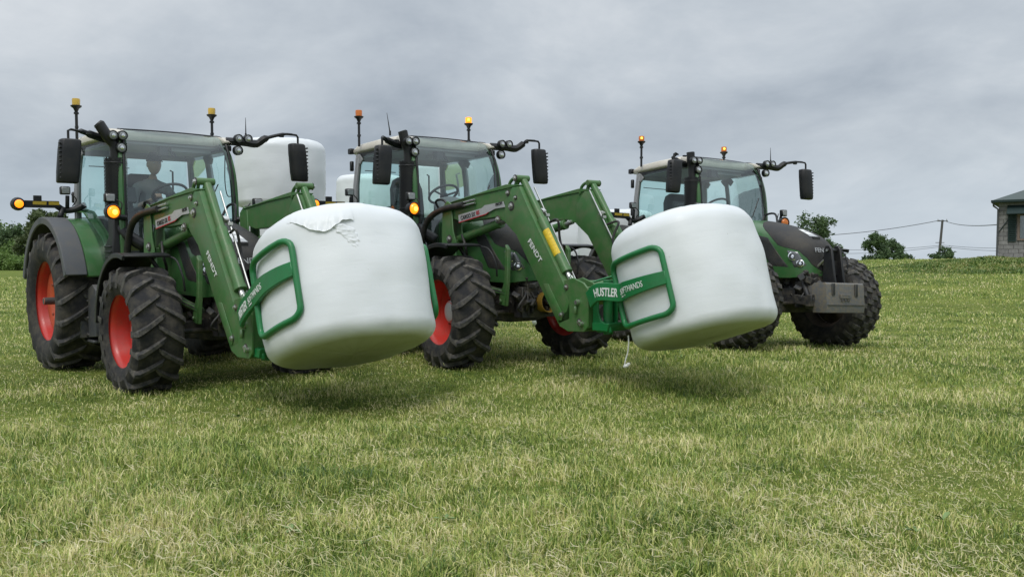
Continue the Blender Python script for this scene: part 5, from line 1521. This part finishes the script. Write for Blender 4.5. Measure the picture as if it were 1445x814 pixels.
# ------------------------------------------------------------------ block house
def house():
    m = bpy.data.materials.new('grey_block_wall'); t, N, L = nt(m); b = N['Principled BSDF']; b.inputs['Roughness'].default_value = .9
    tc = N.new('ShaderNodeTexCoord'); mp = N.new('ShaderNodeMapping'); mp.inputs['Rotation'].default_value = (R(90), 0, 0)
    L.new(tc.outputs['Object'], mp.inputs[0])
    br = N.new('ShaderNodeTexBrick'); br.inputs['Scale'].default_value = 1; br.inputs['Brick Width'].default_value = .42; br.inputs['Row Height'].default_value = .2; br.inputs['Mortar Size'].default_value = .014
    br.inputs['Color1'].default_value = (.20, .195, .19, 1); br.inputs['Color2'].default_value = (.27, .262, .25, 1); br.inputs['Mortar'].default_value = (.13, .125, .12, 1)
    L.new(mp.outputs[0], br.inputs[0]); 
    n = N.new('ShaderNodeTexNoise'); n.inputs['Scale'].default_value = 6; n.inputs['Detail'].default_value = 8; L.new(tc.outputs['Object'], n.inputs['Vector'])
    mx = N.new('ShaderNodeMix'); mx.data_type = 'RGBA'; mx.blend_type = 'OVERLAY'; mx.inputs[0].default_value = .55
    L.new(br.outputs[0], mx.inputs[6]); L.new(n.outputs['Fac'], mx.inputs[7]); L.new(mx.outputs[2], b.inputs['Base Color'])
    bp = N.new('ShaderNodeBump'); bp.inputs['Strength'].default_value = .6; bp.inputs['Distance'].default_value = .02; L.new(br.outputs['Fac'], bp.inputs['Height']); bp.invert = True; L.new(bp.outputs[0], b.inputs['Normal'])
    M['block'] = m
    M['roofgreen'] = mat('green_roof', (.060, .085, .078), .6, 0, ((.1, .1, .1), .4, 3)); M['shutter'] = mat('dark_green_shutter', (.016, .034, .032), .6, 0, None, None, .4, 0, .2)
    M['wframe'] = mat('brown_window_frame', (.20, .15, .12), .7); M['curtain'] = mat('pale_window_covering', (.50, .50, .46), .8, 0, ((.25, .23, .2), .7, 5), (7, .8))
    M['hglass'] = glass_mat('house_glass', (.75, .78, .78), .10)
    Y = 42.0; x0 = at_px(1408, Y); z0 = 1.35
    o = root('block_house', Matrix.Translation((x0, Y, z0)) @ Matrix.Rotation(R(-33), 4, 'Z'), 'grey concrete block house with green hipped roof on the bank at right', 'house')
    Wd, Dp, Hh = 8.5, 6.5, 2.86
    # front wall with a window opening
    wx0, wx1, wz0, wz1 = .78, 2.6, 1.0, 2.24
    w = MB()
    w.box((wx0/2, .1, Hh/2), (wx0, .2, Hh), 'block').box(((wx1+Wd)/2, .1, Hh/2), (Wd-wx1, .2, Hh), 'block')
    w.box(((wx0+wx1)/2, .1, wz0/2), (wx1-wx0, .2, wz0), 'block').box(((wx0+wx1)/2, .1, (wz1+Hh)/2), (wx1-wx0, .2, Hh-wz1), 'block')
    w.box((.1, .2+(Dp-.4)/2, Hh/2), (.2, Dp-.4, Hh), 'block').box((Wd-.1, .2+(Dp-.4)/2, Hh/2), (.2, Dp-.4, Hh), 'block').box((Wd/2, Dp-.1, Hh/2), (Wd, .2, Hh), 'block')
    part('wall', w, o)
    r = MB(); e = .30; ze = Hh+.02; zr = Hh+1.5; a = 3.2
    r.add([(-e, -e, ze), (Wd+e, -e, ze), (Wd+e, Dp+e, ze), (-e, Dp+e, ze), (a, Dp/2, zr), (Wd-a, Dp/2, zr), (-e, -e, ze-.10), (Wd+e, -e, ze-.10), (Wd+e, Dp+e, ze-.10), (-e, Dp+e, ze-.10)],
          [(0, 1, 5, 4), (1, 2, 5), (2, 3, 4, 5), (3, 0, 4), (0, 6, 7, 1), (1, 7, 8, 2), (2, 8, 9, 3), (3, 9, 6, 0), (6, 9, 8, 7)], 'roofgreen')
    rf = part('roof', r, o)
    g = MB().box((Wd/2, -e-.05, ze-.03), (Wd+2*e, .10, .10), 'shutter').tube([(-.2, -e-.05, ze-.08), (-.2, -.2, ze-.25), (-.02, -.06, ze-.4), (-.05, -.06, .0)], .045, 'grey', 8); part('gutter', g, rf)
    wn = MB().box(((wx0+wx1)/2, .02, wz0+.04), (wx1-wx0, .16, .08), 'wframe').box(((wx0+wx1)/2, .02, wz1-.04), (wx1-wx0, .16, .08), 'wframe').box((wx0+.05, .02, (wz0+wz1)/2), (.10, .16, wz1-wz0-.16), 'wframe').box((wx1-.05, .02, (wz0+wz1)/2), (.10, .16, wz1-wz0-.16), 'wframe').box(((wx0+wx1)/2, .03, (wz0+wz1)/2), (.06, .1, wz1-wz0-.16), 'wframe')
    wo = part('window', wn, o)
    part('pane', MB().box(((wx0+wx1)/2, .05, (wz0+wz1)/2), (wx1-wx0-.2, .01, wz1-wz0-.16), 'hglass'), wo)
    cg = [[(wx0+.1+(wx1-wx0-.2)*i/30, .12+.025*math.sin(i*1.7)+.02*mnoise.noise(Vector((i*.4, j*.5, 0))), wz0+.08+(wz1-wz0-.16)*j/10) for i in range(31)] for j in range(11)]
    part('window_covering', MB().grid(cg, 'curtain'), wo)
    sh = MB().box((wx0-.22, -.03, (wz0+wz1)/2), (.34, .05, wz1-wz0+.1), 'shutter')
    for k in range(14): sh.box((wx0-.22, -.06, wz0+.06+k*.085), (.26, .02, .05), 'shutter', (R(30), 0, 0))
    part('shutter', sh, o, .004)
    aw = MB().prism([(-.005, wz1+.42), (-.55, wz1+.02), (-.55, wz1-.02), (-.005, wz1+.36)], wx0-.42, wx1+.3, 'shutter', 'yz'); 
    aw.tube([(wx0-.42, -.52, wz1-.0), (wx0-.42, -.02, wz1-.0)], .02, 'shutter', 6)
    part('awning', aw, o)
    part('downpipe_strut', MB().tube([(.02, -.03, 1.42), (wx0-.38, -.05, 1.98)], .02, 'shutter', 6), o)
house()

# ------------------------------------------------------------------ light and sky
SUN_EL, SUN_AZ = R(56), R(200)       # azimuth from +Y clockwise: behind the camera, a little left
world = bpy.data.worlds.new('World'); scene.world = world; world.use_nodes = True
t = world.node_tree; N, L = t.nodes, t.links
bg = N['Background']; bg.inputs['Strength'].default_value = .10
sky = N.new('ShaderNodeTexSky'); sky.sky_type = 'NISHITA'; sky.sun_disc = False; sky.sun_elevation = SUN_EL; sky.sun_rotation = SUN_AZ
tc = N.new('ShaderNodeTexCoord'); sp = N.new('ShaderNodeSeparateXYZ'); L.new(tc.outputs['Generated'], sp.inputs[0])
def mth(op, a, b=None, c=None):
    q = N.new('ShaderNodeMath'); q.operation = op
    for i, v in enumerate((a, b, c)):
        if v is None: continue
        if isinstance(v, (int, float)): q.inputs[i].default_value = v
        else: L.new(v, q.inputs[i])
    return q.outputs[0]
zc = mth('ADD', mth('MAXIMUM', sp.outputs[2], 0.0), .32)
cb = N.new('ShaderNodeCombineXYZ'); L.new(mth('DIVIDE', sp.outputs[0], zc), cb.inputs[0]); L.new(mth('DIVIDE', sp.outputs[1], zc), cb.inputs[1])
cb.inputs[2].default_value = 3.7
def wn(scale, det, ro, dist=0):
    q = N.new('ShaderNodeTexNoise'); q.inputs['Scale'].default_value = scale; q.inputs['Detail'].default_value = det; q.inputs['Roughness'].default_value = ro; q.inputs['Distortion'].default_value = dist
    L.new(cb.outputs[0], q.inputs['Vector']); return q.outputs['Fac']
f = mth('ADD', mth('MULTIPLY', wn(.95, 7, .54, .45), .78), mth('MULTIPLY', wn(3.0, 7, .6, .4), .22))
rp = N.new('ShaderNodeValToRGB'); L.new(f, rp.inputs[0])
SKYC = ((.36, (.150, .172, .198)), (.45, (.198, .220, .246)), (.53, (.242, .264, .287)), (.64, (.322, .338, .354)))
el = rp.color_ramp.elements
el[0].position = SKYC[0][0]; el[0].color = (*SKYC[0][1], 1); el[1].position = SKYC[-1][0]; el[1].color = (*SKYC[-1][1], 1)
for p, c in SKYC[1:-1]:
    q = el.new(p); q.color = (*c, 1)
# paler towards the horizon, brighter overhead as an overcast sky is
hz = N.new('ShaderNodeMapRange'); hz.inputs['From Min'].default_value = .0; hz.inputs['From Max'].default_value = .15; hz.inputs['To Min'].default_value = .72; hz.inputs['To Max'].default_value = 0; hz.interpolation_type = 'SMOOTHSTEP'
L.new(sp.outputs[2], hz.inputs['Value'])
m1 = N.new('ShaderNodeMix'); m1.data_type = 'RGBA'; L.new(hz.outputs[0], m1.inputs[0]); L.new(rp.outputs[0], m1.inputs[6]); m1.inputs[7].default_value = (.255, .291, .330, 1)
zb = N.new('ShaderNodeMapRange'); zb.inputs['From Min'].default_value = .30; zb.inputs['From Max'].default_value = .95; zb.inputs['To Min'].default_value = 10; zb.inputs['To Max'].default_value = 23; zb.interpolation_type = 'SMOOTHSTEP'
L.new(sp.outputs[2], zb.inputs['Value'])
vm = N.new('ShaderNodeVectorMath'); vm.operation = 'SCALE'; L.new(m1.outputs[2], vm.inputs[0]); L.new(zb.outputs[0], vm.inputs['Scale'])
m2 = N.new('ShaderNodeMix'); m2.data_type = 'RGBA'; m2.inputs[0].default_value = .97; L.new(sky.outputs[0], m2.inputs[6]); L.new(vm.outputs[0], m2.inputs[7])
L.new(m2.outputs[2], bg.inputs['Color'])
sun = bpy.data.lights.new('sun', 'SUN'); sun.energy = .62; sun.angle = R(22); sun.color = (1, .96, .90)
so = bpy.data.objects.new('sun', sun); COL.objects.link(so)
# direction: light comes from azimuth SUN_AZ
d = Vector((math.sin(SUN_AZ)*math.cos(SUN_EL), math.cos(SUN_AZ)*math.cos(SUN_EL), math.sin(SUN_EL)))
so.rotation_euler = d.to_track_quat('Z', 'Y').to_euler(); so.location = (0, 0, 30)

scene.view_settings.view_transform = 'Standard'; scene.view_settings.look = 'None'; scene.view_settings.gamma = 1; scene.view_settings.exposure = 1.14
scene.view_settings.use_curve_mapping = False
scene.render.engine = 'CYCLES'
cy = scene.cycles
cy.max_bounces = 8; cy.transparent_max_bounces = 16; cy.glossy_bounces = 3; cy.diffuse_bounces = 3
cy.use_denoising = True; cy.use_adaptive_sampling = False; cy.sample_clamp_indirect = 4
